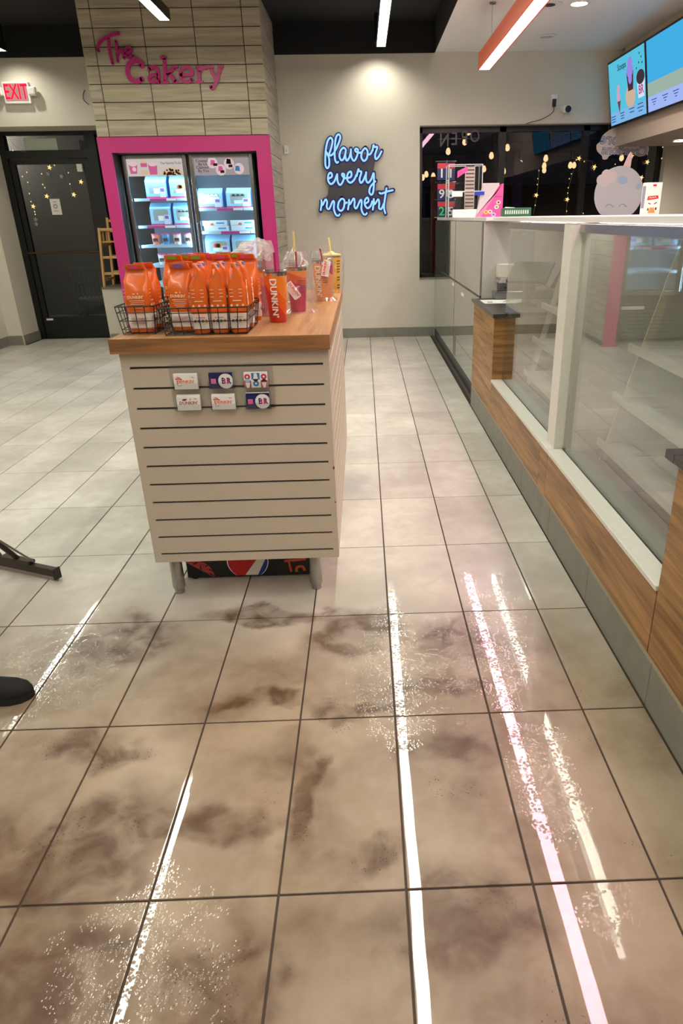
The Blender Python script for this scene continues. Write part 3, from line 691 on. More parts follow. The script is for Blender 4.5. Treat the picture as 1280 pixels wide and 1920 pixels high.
# ------------------------------------------------------------------ coffee bags
BORANGE = mat('orange foil', (228, 102, 24), .32, coat=.2, noise=.05, nscale=30)
BWHITE = mat('white foil', (236, 228, 220), .35)
BTXT = mat('pale orange print', (250, 214, 176), .5)
def bring(z, w_, d, dy=0, dx=0, n=20, e=.45):
    out = []
    for k in range(n):
        a = 2*PI*(k+.5)/n; c, s_ = math.cos(a), math.sin(a)
        out.append(Vector((dx+w_/2*math.copysign(abs(c)**e, c), dy+d/2*math.copysign(abs(s_)**e, s_), z)))
    return out
def coffee_bag(kind, seed):
    rnd = random.Random(seed)
    t = thing('coffee_bag', 'x', 'coffee bag')
    def cr(rings, amp=.0022):
        return [[p+Vector((mnoise.noise(p*38+Vector((seed, 0, 0)))*amp*1.3, mnoise.noise(p*38+Vector((0, seed, 9)))*amp*1.6, 0)) for p in r] for r in rings]
    W, D = .090, .064
    obj('bottom_strip', MB().loft(cr([bring(.0, W*.92, D*.88), bring(.010, W*.97, D*.95), bring(.016, W, D)])), BORANGE, t, smooth=True)
    obj('white_band', MB().loft(cr([bring(.0161, W, D), bring(.035, W*1.01, D*1.02), bring(.055, W*1.01, D*1.02), bring(.068, W, D)])), BWHITE, t, smooth=True)
    up = cr([bring(.0681, W, D), bring(.09, W*1.01, D*1.03), bring(.115, W*1.01, D*1.03), bring(.14, W, D*1.02), bring(.158, W*.985, D*.94), bring(.178, W*.95, D*.66, .004), bring(.196, W*.90, D*.36, .008), bring(.212, W*.85, .012, .010, .002), bring(.222, W*.82, .009, .007)], .0052)
    body = obj('pouch', MB().loft(up), BORANGE, t, smooth=True)
    fold = MB().loft(cr([bring(.219, W*.80, .015, .005, e=.3), bring(.230, W*.79, .017, -.001, e=.3), bring(.236, W*.77, .012, -.004, e=.3)], .002))
    obj('top_fold', fold, BORANGE, t, smooth=True)
    stc = {'p': (206, 52, 110), 'b': (96, 128, 196), 'g': (120, 140, 40), 'v': (110, 84, 150)}[kind]
    stm = mat('sticker '+kind, stc, .4)
    st = MB(); fnf = lambda a, b_, d: Vector((a, -.0005-d-.028*max(0, (.205-b_)/.03), b_))
    st.box(-.018, .016, -.0105, .0125, .221, .233); obj('sticker', st, stm, t)
    if kind == 'b':
        q = MB()
        for k in range(2): q.add([(-.02+.024*k, -.0335, .152), (-.001+.024*k, -.0335, .152), (-.001+.024*k, -.0095, .198), (-.02+.024*k, -.0095, .198), (-.02+.024*k, -.0315, .152), (-.001+.024*k, -.0315, .152), (-.001+.024*k, -.0075, .198), (-.02+.024*k, -.0075, .198)], [(0, 1, 2, 3), (7, 6, 5, 4), (0, 4, 5, 1), (1, 5, 6, 2), (2, 6, 7, 3), (3, 7, 4, 0)])
        obj('seal_label', q, mat('pale blue print', (128, 160, 206), .4), t)
    fn = lambda a, b_, d: Vector((a, -D/2*1.05-d*5-.001, b_))
    obj('lettering', text_mb("DUNKIN'", .0135, lambda a, b_, d: fn(a-.004, b_+.124, d), 0, .0005, .03), BTXT, t)
    pr = MB(); pr.ribbon([(-.012, .136), (-.004, .136)], .004, fn, 0, .0005, 0); pr.ribbon([(.006, .134), (.006, .139)], .003, fn, 0, .0005, 0)
    for k, ln in enumerate((.052, .044, .050, .040, .030)): pr.ribbon([(-ln/2, .112-.0062*k), (ln/2, .112-.0062*k)], .0016, fn, 0, .0005, 0)
    obj('small_print', pr, BTXT, t)
    bl = MB()
    for k in range(4): bl.ribbon([(-.03, .052-.006*k), (.03-.008*(k % 2), .052-.006*k)], .0014, lambda a, b_, d: fn(a, b_, d), 0, .0005, 0)
    obj('band_print', bl, mat('faint pink print', (206, 150, 150), .5), t)
    # gusset face (+x): dotted rings, tiny print ; (-x) big vertical lettering
    for sgn in (1, -1):
        fx = lambda a, b_, d, s_=sgn: Vector((s_*(W/2*1.010+d*3), s_*a, b_))
        sp = MB()
        for k, zc in enumerate((.150, .138, .126)):
            for q in (-.017, .015): sp.ribbon([(q-.006, zc), (q+.006, zc)], .0018, fx, 0, .0006, 0)
        sp.ribbon([(-.015, .112), (.015, .112)], .0026, fx, 0, .0006, 0)
        for q in (-.02, 0, .02): disc(sp, q, .096, .0042, fx, 0, .0006, n=8)
        obj('side_print', sp, BTXT, t)
        bl = MB(); bl.ribbon([(-.016, .056), (.016, .056)], .002, fx, .0012, .0018, 0); obj('side_line', bl, DPINK, t)
        for k, cc in enumerate(((170, 40, 70), (70, 60, 120), (70, 130, 60), (200, 130, 60))):
            obj('colour_dot', disc(MB(), -.0195+.013*k, .044, .0052, fx, .0012, .0018, n=10), mat('dot %d' % k, cc, .5), t)
    bf = lambda a, b_, d: Vector((-a, D/2*1.05+d*5+.001, b_))
    obj('back_lettering', text_mb("DUNKIN'", .030, lambda a, b_, d: bf(a, b_+.118, d), 0, .0005, .03, rot=-PI/2), BTXT, t)
    return t
protos = [coffee_bag(k, s_) for k, s_ in (('p', 1), ('b', 2), ('g', 3), ('v', 4))]
used = set()
def put_bag(kind, x, y, rz, label, grp, z=TZ+.005, tilt=0, sz=1.0):
    i = 'pbgv'.index(kind)
    if i not in used: o = protos[i]; used.add(i)
    else: o = dup(protos[i])
    o.location = (x, y, z); o.rotation_euler = (tilt, 0, rz); o['label'] = label; o['group'] = grp; o.scale = (1, 1, sz)
R90 = PI/2
put_bag('p', -.829, 2.600, .05, 'orange and white coffee bag with a pink top seal standing in the smaller basket', 'coffee bags in the smaller basket')
put_bag('p', -.826, 2.700, .02, 'orange coffee bag behind another one in the smaller basket', 'coffee bags in the smaller basket')
put_bag('v', -.672, 2.600, -.10, 'orange coffee bag with its printed front showing, in the larger basket', 'coffee bags in the larger basket', tilt=-.03)
grp = 'coffee bags in the larger basket'
put_bag('b', -.596, 2.553, -R90+.10, 'orange coffee bag turned sideways, next to the bag with its printed front showing', grp)
put_bag('b', -.528, 2.555, -R90+.06, 'orange coffee bag turned sideways between two others in the front row', grp)
put_bag('b', -.461, 2.556, -R90+.10, 'orange coffee bag turned sideways at the basket end facing the tumblers', grp)
lab2 = 'orange coffee bag in the second row of the larger basket'
for k, x in enumerate((-.604, -.534, -.466)): put_bag('b', x+.004*k, 2.668, -R90+.03, lab2, grp)
put_bag('v', -.676, 2.690, .06, 'orange coffee bag behind the one with its printed front showing', grp)
LB = {'g': 'orange coffee bag with a green seal standing loose behind the wire baskets', 'p': 'orange coffee bag with a pink seal standing loose behind the wire baskets'}
for k, (x, y, kd) in enumerate(((-.765, 2.895, 'g'), (-.667, 2.875, 'g'), (-.570, 2.885, 'p'), (-.472, 2.880, 'p'), (-.725, 2.985, 'g'), (-.628, 2.975, 'p'), (-.530, 2.985, 'g'), (-.69, 3.075, 'p'), (-.592, 3.075, 'g'))):
    put_bag(kd, x, y, (-.10, .06, .04, -.05)[k % 4], LB[kd], 'coffee bags behind the baskets', z=TZ+.0005, sz=1.085)

# ------------------------------------------------------------------ tumblers
def cup_material(name, ramp_, nx, nz):
    m = bpy.data.materials.new(name); m.use_nodes = True; nt = m.node_tree; b = nt.nodes['Principled BSDF']
    tc = N(nt, 'TexCoord'); sp = N(nt, 'SeparateXYZ'); nt.links.new(tc.outputs['Object'], sp.inputs[0])
    v = math_(nt, 'ADD', math_(nt, 'MULTIPLY', sp.outputs['X'], nx), math_(nt, 'MULTIPLY', sp.outputs['Z'], nz))
    r = N(nt, 'ValToRGB'); r.color_ramp.interpolation = 'CONSTANT'; els = r.color_ramp.elements
    while len(els) < len(ramp_): els.new(.5)
    for e, (p_, c) in zip(els, ramp_): e.position = p_; e.color = (*lin(c), 1)
    nt.links.new(v, r.inputs[0]); nt.links.new(r.outputs[0], b.inputs['Base Color']); b.inputs['Roughness'].default_value = .32
    return m
CUP_A = cup_material('orange block print', [(0, (206, 54, 36)), (.30, (228, 96, 30)), (.52, (236, 132, 40)), (.80, (236, 156, 76))], 6.0, 3.6)
CUP_B = cup_material('magenta and orange block print', [(0, (196, 34, 96)), (.52, (224, 96, 40)), (.66, (234, 146, 60))], 1.5, 4.2)
CUP_C = cup_material('apricot and magenta block print', [(0, (238, 158, 96)), (.70, (196, 34, 96))], 4.0, 4.2)
CUP_Y = mat('yellow tumbler', (250, 190, 20), .35)
STRAWM = mat('maroon straw', (170, 26, 74), .35); STRAWY = mat('pale yellow straw', (246, 226, 132), .4)
def tumbler(x, y, cm, straw, label, h=.188, rt=.0455, rb=.034, txt=True, tcol=None, tang=0, lid=True, stop=.262, slean=(0, 0)):
    t = thing('tumbler', label, 'tumbler', (x, y, TZ))
    n = 28; c = (x, y, 0)
    obj('cup_body', MB().lathe(c, [(rb*.94, TZ), (rb, TZ+.004), (rb+(rt-rb)*.5, TZ+h*.5), (rt, TZ+h-.012), (rt, TZ+h-.004)], n), cm, t, smooth=True, loc=(x, y, TZ))
    obj('steel_ring', MB().lathe(c, [(rt+.0005, TZ+h-.010), (rt+.001, TZ+h), (rt-.002, TZ+h)], n), CHROME, t, smooth=True)
    if lid:
        l = obj('lid', MB().lathe(c, [(rt+.002, TZ+h), (rt+.003, TZ+h+.010), (rt-.004, TZ+h+.014), (.010, TZ+h+.015)], n), ACRYL, t, smooth=True)
    obj('straw', MB().tube([(x+.004, y, TZ+h-.03), (x+.004+slean[0], y+slean[1], TZ+stop)], .0045, 10), straw, t, smooth=True)
    if txt:
        def fn(a, b_, d):
            # wrap on the tapered wall: a = around, b = height above the worktop
            rr = rb+(rt-rb)*(b_/h)+d*2+.0022; th = -PI/2+tang+a/.042
            return Vector((x+rr*math.cos(th), y+rr*math.sin(th), TZ+b_))
        lt = MB()
        for q in (-.0011, 0, .0011): lt.join(text_mb("DUNKIN'", .036, lambda a, b_, d: fn(a, b_+.095+q, d+abs(q)*.1), 0, .0008, 0, rot=-PI/2))
        obj('lettering', lt, tcol or PAPER, t)
    return t
def hang_tag(px, py, y, ang, par):
    p = at(px, py, 1, y); t = None
    c, s_ = math.cos(ang), math.sin(ang)
    fn = lambda a, b_, d: Vector((p.x+a*c-b_*s_, y-d, p.z+a*s_+b_*c))
    t = obj('hang_tag', MB().prism([(-.038, -.018), (.034, -.018), (.038, -.012), (.038, .012), (.034, .018), (-.038, .018)], fn, 0, .0012), CARDW, par)
    obj('lettering', text_mb("DUNKIN'", .0165, lambda a, b_, d: fn(a, b_+.006, d), .0012, .0018, .03), mat('tag red print', (222, 74, 40), .4), t)
    ln = MB()
    for k in range(3): ln.ribbon([(-.028, -.003-.005*k), (.026-.006*k, -.003-.005*k)], .0012, fn, .0012, .0016, 0)
    obj('small_print', ln, mat('tag grey print', (190, 120, 110), .5), t)
tumbler(-.352, 2.81, CUP_A, STRAWM, 'orange and red block-print tumbler with white lettering and maroon straw', tang=-.12)
tumbler(-.298, 3.13, CUP_B, STRAWM, 'magenta and orange tumbler in a clear bag behind the red one', txt=False, h=.185, stop=.25)
tumbler(-.425, 3.02, CUP_B, STRAWM, 'magenta tumbler half hidden under crumpled plastic film', txt=False, stop=.25)
tumbler(-.330, 3.42, CUP_C, STRAWY, 'tumbler with a pale yellow straw in a tall clear sleeve', txt=False, stop=.33)
tumbler(-.205, 3.56, CUP_C, STRAWM, 'apricot and magenta tumbler wrapped in clear film', h=.188, rt=.052, rb=.040, tang=-.5, stop=.245, slean=(-.012, 0))
yt = tumbler(-.178, 3.965, CUP_Y, STRAWY, 'tall yellow tumbler with black print at the worktop end', h=.195, rt=.050, rb=.040, txt=False, stop=.285, lid=False, slean=(-.014, 0))
obj('yellow_lid', MB().lathe((-.178, 3.965, 0), [(.053, TZ+.193), (.053, TZ+.200), (.02, TZ+.206), (.012, TZ+.215), (.006, TZ+.216)], 24), STRAWY, yt, smooth=True)
bp_ = MB()
for k in range(11):
    if k in (5, 8): continue
    def fny(a, b_, d): 
        rr = .040+.010*(b_/.195)+d+.0006; th = -.55+a/.045
        return Vector((-.178+rr*math.cos(th), 3.965+rr*math.sin(th), TZ+b_))
    bp_.ribbon([(-.016, .165-.014*k), (-.003, .166-.014*k), (.010, .165-.014*k)], .005, fny, 0, .0008, 0)
obj('black_print', bp_, BLACKPL, yt)
for (x, y, tg) in ((-.298, 3.13, .5), (-.205, 3.56, .1)):
    q = MB()
    for k in range(6):
        def fz(a, b_, d):
            rr = .0475+d+.004*(b_-.1)/.1; th = -PI/2+tg+a/.045
            return Vector((x+rr*math.cos(th), y+rr*math.sin(th), TZ+b_))
        q.ribbon([(-.018+.003*k, .135-.009*k), (.0+.003*k, .1335-.009*k), (.018, .132-.009*k)], .0022, fz, 0, .0006, 0)
    obj('dark_print', q, mat('dark print', (60, 40, 40), .5), COL.objects['tumbler.001'] if y == 3.13 else COL.objects['tumbler.004'])
hang_tag(549, 545, 3.065, -.95, COL.objects['tumbler.001'])
hang_tag(611, 503, 3.49, 1.35, COL.objects['tumbler.004'])
hang_tag(566, 502, 3.35, 1.0, COL.objects['tumbler.003'])
def film_bag(x, y, r, h, label, seed, m=None, lean=(0, 0), neck=.5, flare=0.03, squash=1.0):
    rings = []; n = 30; H = 14
    for k in range(H+1):
        u = k/H; rr = r*(1+.08*math.sin(u*5+seed))*(1 if u < .7 else 1-(1-neck)*((u-.7)/.3))
        if u < .06: rr *= 1+flare*8*(1-u/.06)
        ring = []
        for j in range(n):
            a = 2*PI*j/n; p = Vector((rr*math.cos(a), rr*math.sin(a)*squash, h*u))
            nn = mnoise.noise(Vector((math.cos(a)*2.2, math.sin(a)*2.2, u*5+seed)))*.35+mnoise.noise(Vector((math.cos(a)*6, math.sin(a)*6, u*11+seed)))*.16
            p.x *= 1+nn*.45; p.y *= 1+nn*.45; ring.append(Vector((x+p.x+lean[0]*u*u, y+p.y+lean[1]*u*u, TZ+.001+p.z)))
        rings.append(ring)
    mb = MB().loft(rings, cap=False)
    return tag(obj('plastic_bag', mb, m or FILM, None, loc=(x, y, TZ)), label, 'plastic bag', 'clear plastic bags around the tumblers')
film_bag(-.285, 3.12, .060, .27, 'clear plastic bag around the magenta and orange tumbler', 1, FILMC, flare=.05)
film_bag(-.425, 3.03, .060, .30, 'crumpled clear plastic bag standing over the half hidden tumbler', 2, FILM, lean=(-.01, 0), neck=.8)
film_bag(-.330, 3.42, .062, .24, 'clear plastic bag around the pale straw tumbler', 3, FILM, neck=.6)
film_bag(-.212, 3.56, .064, .235, 'clear plastic bag around the apricot tumbler', 4, FILMC, neck=.7)
film_bag(-.180, 3.96, .064, .25, 'clear plastic bag around the yellow tumbler', 5, FILMC, neck=.95)
tag(obj('straw_sleeve', MB().tube([(-.326, 3.42, TZ+.25), (-.326, 3.42, TZ+.36)], [.010, .0115], 10, cap=False), FILMC, None, loc=(-.326, 3.42, TZ+.25)), 'clear straw sleeve over the pale yellow straw', 'straw sleeve')
# a flopped-over film bag lying across the loose coffee bags
bm = bmesh.new(); bmesh.ops.create_icosphere(bm, subdivisions=4, radius=1)
a_, b_ = at(425, 478, 1, 3.05), at(512, 466, 1, 3.05)
for v in bm.verts:
    p = v.co.copy(); u = (p.x+1)/2
    q = Vector((a_.x+(b_.x-a_.x)*u, 3.03, a_.z-.012+(b_.z-a_.z)*u+.018*math.sin(u*3)))
    rz_ = .012+.046*u; q += Vector((0, p.y*.055*(.4+.7*u), p.z*rz_))
    q += Vector((mnoise.noise(p*3.1)*.012, mnoise.noise(p*3+Vector((5, 0, 0)))*.014, mnoise.noise(p*4+Vector((0, 7, 0)))*.016+mnoise.noise(p*11)*.005)); v.co = q
mb = MB(); bm.verts.index_update(); mb.add([v.co.copy() for v in bm.verts], [[v.index for v in f.verts] for f in bm.faces]); bm.free()
tag(obj('plastic_bag', mb, FILMT, None, loc=(-.5, 3.03, TZ+.236), smooth=False), 'cloudy plastic bag flopped over the orange coffee bags', 'plastic bag', 'clear plastic bags around the tumblers')

# ------------------------------------------------------------------ lettering on the pillar
root = thing('wall_lettering', 'magenta cut-out lettering on the wood-look pillar', 'sign', at(300, 120, 1, PY-.03))
def trace(pts, sc, ox, oy, yy): 
    out = []
    for a, b_ in pts:
        p = at(ox+a/sc, oy+b_/sc, 1, yy); out.append((p.x, p.z))
    return out
LF = lambda a, b_, d: Vector((a, PY-d, b_))
MAG = mat('magenta letter', (190, 40, 118), .4)
T1 = lambda *s_: [cat_rom(trace(q, 3.2, 140, 0, PY), 5) for q in s_]
def letter(name, strokes, wd, serif=()):
    mb = MB()
    for k, q in enumerate(strokes): mb.ribbon(q, wd*(1 if k >= 0 else 1), LF, .012+.0004*k, .032+.0004*k)
    for q in serif: mb.ribbon(trace(q, 3.2, 140, 0, PY), wd*.62, LF, .0115, .0325, 0)
    return obj(name, mb, MAG, root)
letter('letter_t', T1([(147, 308), (143, 285), (165, 247), (215, 217), (270, 206)], [(207, 232), (214, 310), (233, 384)]), .026)
letter('letter_h', T1([(252, 250), (257, 310), (264, 372)], [(260, 340), (280, 302), (292, 318), (302, 352)]), .024)
letter('letter_e', T1([(306, 325), (335, 318), (346, 300), (330, 288), (310, 302), (308, 330), (326, 348), (352, 334)]), .022)
letter('letter_c', T1([(408, 398), (392, 374), (362, 366), (332, 385), (322, 430), (336, 472), (370, 492), (408, 478)]), .044, [[(411, 372), (413, 408)]])
letter('letter_a', T1([(452, 418), (478, 404), (500, 416), (505, 440), (506, 488), (520, 496)], [(504, 450), (468, 455), (452, 474), (464, 492), (488, 490), (506, 472)]), .034)
letter('letter_k', T1([(540, 350), (546, 420), (546, 494)], [(602, 406), (556, 452)], [(570, 440), (610, 494)]), .036, [[(517, 348), (545, 344)], [(524, 496), (568, 496)], [(588, 404), (624, 403)], [(590, 495), (630, 494)]])
letter('letter_e', T1([(642, 452), (708, 447), (700, 416), (672, 404), (644, 422), (638, 460), (652, 488), (680, 494), (708, 480)]), .032)
letter('letter_r', T1([(746, 408), (750, 494)], [(752, 436), (766, 410), (788, 406)]), .034, [[(728, 405), (752, 404)], [(728, 495), (776, 494)], [(786, 398), (788, 422)]])
letter('letter_y', T1([(814, 406), (832, 446), (850, 482)], [(880, 404), (866, 446), (850, 496), (832, 532), (818, 524)]), .034, [[(796, 405), (836, 403)], [(860, 403), (896, 401)]])

# ------------------------------------------------------------------ blue script sign
SY = WY-.05
ns = thing('script_sign', 'glowing blue script sign on a charcoal plate on the back wall', 'sign', at(660, 330, 1, SY))
T2 = lambda q: cat_rom(trace(q, 7.11, 580, 230, SY), 5)
strokes = [
 [(262, 425), (290, 340), (308, 250), (284, 205), (246, 245), (222, 350), (212, 480), (216, 575), (240, 610), (264, 570), (262, 480), (238, 420), (225, 390)],
 [(240, 420), (285, 440), (330, 400), (380, 300), (412, 200), (388, 160), (354, 205), (340, 330), (338, 460), (352, 522), (374, 536), (386, 518)],
 [(486, 362), (452, 338), (415, 380), (400, 450), (424, 502), (458, 480), (486, 385)], [(488, 362), (478, 440), (496, 508), (530, 470), (552, 390)],
 [(552, 350), (556, 450), (592, 512), (632, 452), (646, 368), (618, 350), (610, 378), (650, 404), (700, 400)],
 [(744, 338), (704, 385), (690, 460), (722, 512), (762, 480), (774, 390), (744, 338)], [(772, 430), (812, 420), (842, 360)],
 [(842, 380), (852, 300), (866, 328), (904, 330), (876, 420), (882, 488), (922, 456), (962, 378)],
 [(252, 750), (300, 720), (290, 672), (258, 690), (248, 765), (284, 820), (332, 785), (366, 700)],
 [(370, 680), (376, 780), (406, 832), (444, 790), (466, 705), (444, 680), (434, 702), (470, 742), (512, 728)],
 [(502, 745), (556, 718), (552, 655), (512, 682), (504, 762), (544, 802), (592, 768), (630, 690)],
 [(628, 720), (652, 622), (662, 650), (692, 660), (668, 750), (682, 802), (714, 776), (750, 690)],
 [(756, 655), (752, 755), (780, 802), (822, 756), (852, 670)], [(856, 668), (858, 800), (848, 925), (822, 962), (796, 922), (816, 850), (882, 778)],
 [(150, 1175), (162, 1090), (160, 1028), (174, 1100), (215, 1024), (236, 1060), (232, 1128), (264, 1150), (310, 1052), (330, 1062), (326, 1150), (352, 1225), (386, 1240), (406, 1214)],
 [(432, 1010), (392, 1060), (382, 1138), (420, 1176), (458, 1132), (466, 1040), (432, 1010)], [(462, 1085), (506, 1060)],
 [(512, 1166), (524, 1090), (528, 1022), (536, 1090), (588, 1012), (602, 1056), (600, 1118), (626, 1140), (680, 1032), (696, 1062), (692, 1150), (716, 1214), (746, 1226), (768, 1200)],
 [(734, 1085), (784, 1050), (774, 1000), (742, 1030), (736, 1092), (772, 1140), (814, 1110), (838, 1040)],
 [(842, 1170), (852, 1090), (856, 1012), (866, 1090), (914, 1022), (928, 1076), (926, 1138), (956, 1150), (992, 1076)],
 [(1026, 866), (1006, 1000), (992, 1130), (1012, 1216)], [(926, 930), (956, 946), (1040, 918), (1116, 900)]]
SF = lambda a, b_, d: Vector((a, SY-d, b_))
pl = trace([(232, 560), (300, 420), (860, 420), (872, 520), (852, 640), (886, 780), (872, 905), (1012, 900), (1002, 1160), (900, 1160), (760, 1192), (380, 1200), (170, 1150), (210, 1010), (248, 960), (262, 840), (240, 760), (252, 640)], 7.11, 580, 230, SY)
obj('backing_plate', MB().prism(pl, SF, .0, .010), mat('charcoal plate', (74, 70, 78), .5), ns)
ol = MB(); tb = []
for k, q in enumerate(strokes):
    pts = T2(q); ol.ribbon(pts, .052, SF, .0101, .018+.0002*k)
obj('navy_outline', ol, mat('navy outline', (18, 34, 104), .4), ns)
GLOW = emis('blue tube glow', None, 1.25, lin((140, 190, 255)))
for k, q in enumerate(strokes):
    pts = T2(q); mb = MB().tube([SF(p[0], p[1], .034) for p in pts], .0108, 8); obj('light_tube', mb, GLOW, ns, smooth=True)
sp = MB()
for a, b_ in ((300, 500), (820, 480), (300, 1080), (960, 1100), (560, 760)):
    p = at(580+a/7.11, 230+b_/7.11, 1, SY); sp.cyl((p.x, 0, p.z), .01, SY, WY, 8, axis=1)
obj('standoff', MB().join(sp), BLACKM, ns)

# ------------------------------------------------------------------ exit sign, sensor, outlet, camera
ex = thing('exit_sign', 'white emergency exit sign with red letters and two side lamps', 'exit sign', (-3.965, WY, 2.77))
obj('case', B(-4.115, -3.815, WY-.055, WY, 2.765, 2.985, bev=.008), WHITE, ex)
ef = lambda a, b_, d: Vector((-3.965+a, WY-.0555-d, 2.878+b_))
obj('face', MB().prism([(-.13, -.085), (.13, -.085), (.13, .09), (-.13, .09)], ef, 0, .002), emis('exit face glow', None, .55, lin((240, 176, 168))), ex)
obj('lettering', text_mb('EXIT', .215, lambda a, b_, d: ef(a, b_-.002, d), .0025, .006, .012, sx=.62), emis('exit red glow', None, 1.6, lin((255, 24, 52))), ex)
for s_ in (-1, 1):
    c = (-3.965+s_*.19, WY-.05, 2.90)
    hd = MB().box(c[0]-.045, c[0]+.045, WY-.10, WY-.03, 2.84, 2.93, bev=.015)
    lamp = obj('lamp_head', hd, WHITE, ex)
    dots = MB()
    for i in range(4):
        for j in range(4): dots.cyl((c[0]-.027+.018*i, 0, 2.86+.017*j), .006, WY-.104, WY-.099, 6, axis=1)
    obj('lamp_lens', dots, mat('lens clear', (206, 202, 196), .15), lamp)
wr = MB().tube(cat_rom([(-3.19, WY-.004, 2.90), (-3.215, WY-.012, 2.86), (-3.22, WY-.012, 2.80), (-3.17, WY-.006, 2.75)], 5), .004, 6)
tag(obj('loose_wire', wr, BLACKPL, None, loc=(-3.2, WY, 2.82)), 'short loop of black wire on the wall beside the tiled pillar', 'wire')
sn = thing('wall_sensor', 'small white sensor box on the wall beside the tiled pillar', 'sensor', (-.90, WY, 2.25))
obj('case', B(-.925, -.870, WY-.03, WY, 2.205, 2.30, bev=.005), WHITE, sn)
obj('lens', B(-.905, -.890, WY-.032, WY-.03, 2.23, 2.25), GREYLAM, sn)
ou = thing('wall_outlet', 'white wall outlet above the big window', 'outlet', (2.335, WY, 2.73))
obj('plate', B(2.295, 2.375, WY-.007, WY, 2.665, 2.795, bev=.003), WHITE, ou)
for dz in (.03, -.03): obj('socket', B(2.322, 2.350, WY-.009, WY-.006, 2.73+dz-.016, 2.73+dz+.016, bev=.003), PAPER, ou)
pg = thing('plug_adapter', 'black plug adapter with a cable in the outlet', 'plug', (2.337, WY-.03, 2.70))
obj('plug', B(2.312, 2.352, WY-.05, WY-.0095, 2.66, 2.74, bev=.006), BLACKPL, pg)
obj('cable', MB().tube(cat_rom([(2.332, WY-.03, 2.66), (2.32, WY-.03, 2.60), (2.20, WY-.02, 2.535), (2.05, WY-.02, 2.50), (2.0, WY+.02, 2.485)], 6), .004, 6), BLACKPL, pg, smooth=True)
sc_ = thing('security_camera', 'small white security camera with a black lens above the window', 'camera', (2.47, WY, 2.63))
obj('bracket', MB().cyl((2.445, 0, 2.64), .03, WY-.035, WY, 16, axis=1), WHITE, sc_, smooth=True)
obj('camera_body', B(2.43, 2.535, WY-.10, WY-.03, 2.585, 2.67, bev=.015), WHITE, sc_)
obj('lens', MB().cyl((2.488, 0, 2.626), .036, WY-.108, WY-.09, 18, axis=1), BLACKPL, sc_, smooth=True)

# ------------------------------------------------------------------ two-door freezer in the pillar
FX0, FX1, FYF = -2.620, -1.180, 8.33
fz = thing('display_freezer', 'two-door glass display freezer with lit shelves inside the pink surround', 'freezer', (-1.9, 8.7, 0))
c_ = MB(); c_.box(FX0, FX0+.012, FYF+.05, 9.2, .05, 2.15); c_.box(FX1-.006, FX1, FYF+.05, 9.2, .05, 2.15); c_.box(FX0+.012, FX1-.006, FYF+.05, 9.2, 2.09, 2.15); c_.box(FX0+.04, FX1-.04, 9.12, 9.2, .05, 2.09); c_.box(FX0+.04, FX1-.04, FYF+.05, 9.12, .05, .56); c_.box(-1.915, -1.878, FYF+.05, FYF+.10, .56, 2.09)
obj('cabinet', c_, mat('freezer dark', (48, 48, 52), .45), fz)
obj('liner_back', B(FX0+.04, FX1-.04, 9.10, 9.118, .56, 2.09), mat('freezer liner', (150, 156, 162), .5), fz)
gr = MB()
for k in range(9): gr.box(FX0+.06, FX1-.06, FYF+.035, FYF+.049, .09+.045*k, .112+.045*k)
obj('base_grille', gr, mat('grille grey', (92, 88, 84), .4), fz)
obj('maker_label', B(-1.50, -1.22, FYF+.030, FYF+.034, .40, .44), PAPER, fz)
for x in (-2.5, -1.3):
    obj('foot', MB().cyl((x, 8.5, 0), .03, 0, .05, 12), BLACKPL, fz)
LEDM = emis('freezer led', None, 48, (.46, .74, 1.0))
doors = []
for side, (x0, x1) in enumerate(((-2.612, -1.912), (-1.882, -1.185))):
    d = MB(); z0, z1, w_ = .57, 2.155, .046
    d.box(x0, x0+w_, FYF, FYF+.048, z0, z1, bev=.008); d.box(x1-w_, x1, FYF, FYF+.048, z0, z1, bev=.008); d.box(x0+w_-.004, x1-w_+.004, FYF, FYF+.048, z1-w_, z1, bev=.008); d.box(x0+w_-.004, x1-w_+.004, FYF, FYF+.048, z0, z0+w_, bev=.008)
    dr = obj('door', d, mat('door trim steel', (150, 148, 146), .22, metal=1), fz, smooth=False); doors.append(dr)
    obj('glass_pane', B(x0+w_, x1-w_, FYF+.02, FYF+.026, z0+w_, 1.938), GLASS, dr)
    obj('header_panel', B(x0+w_, x1-w_, FYF+.014, FYF+.022, 1.94, z1-w_), emis('header left glow', None, .62, lin((226, 214, 206))) if side == 0 else emis('header right glow', None, .50, lin((198, 184, 186))), dr)
    hx = x1-.022 if side == 0 else x0+.022
    hb = MB().tube([(hx, FYF, 1.46), (hx, FYF-.035, 1.45), (hx, FYF-.035, .95), (hx, FYF, .94)], .009, 8)
    obj('handle', hb, STEELD, dr, smooth=True)
    led = MB(); led.box(x0+.007, x0+.018, FYF+.055, FYF+.07, .60, 1.93); led.box(x1-.030, x1-.012, FYF+.055, FYF+.07, .60, 1.93)
    led.box(x0+.06, x1-.06, FYF+.06, FYF+.09, 1.955, 1.962); obj('led_strip', led, LEDM, fz)
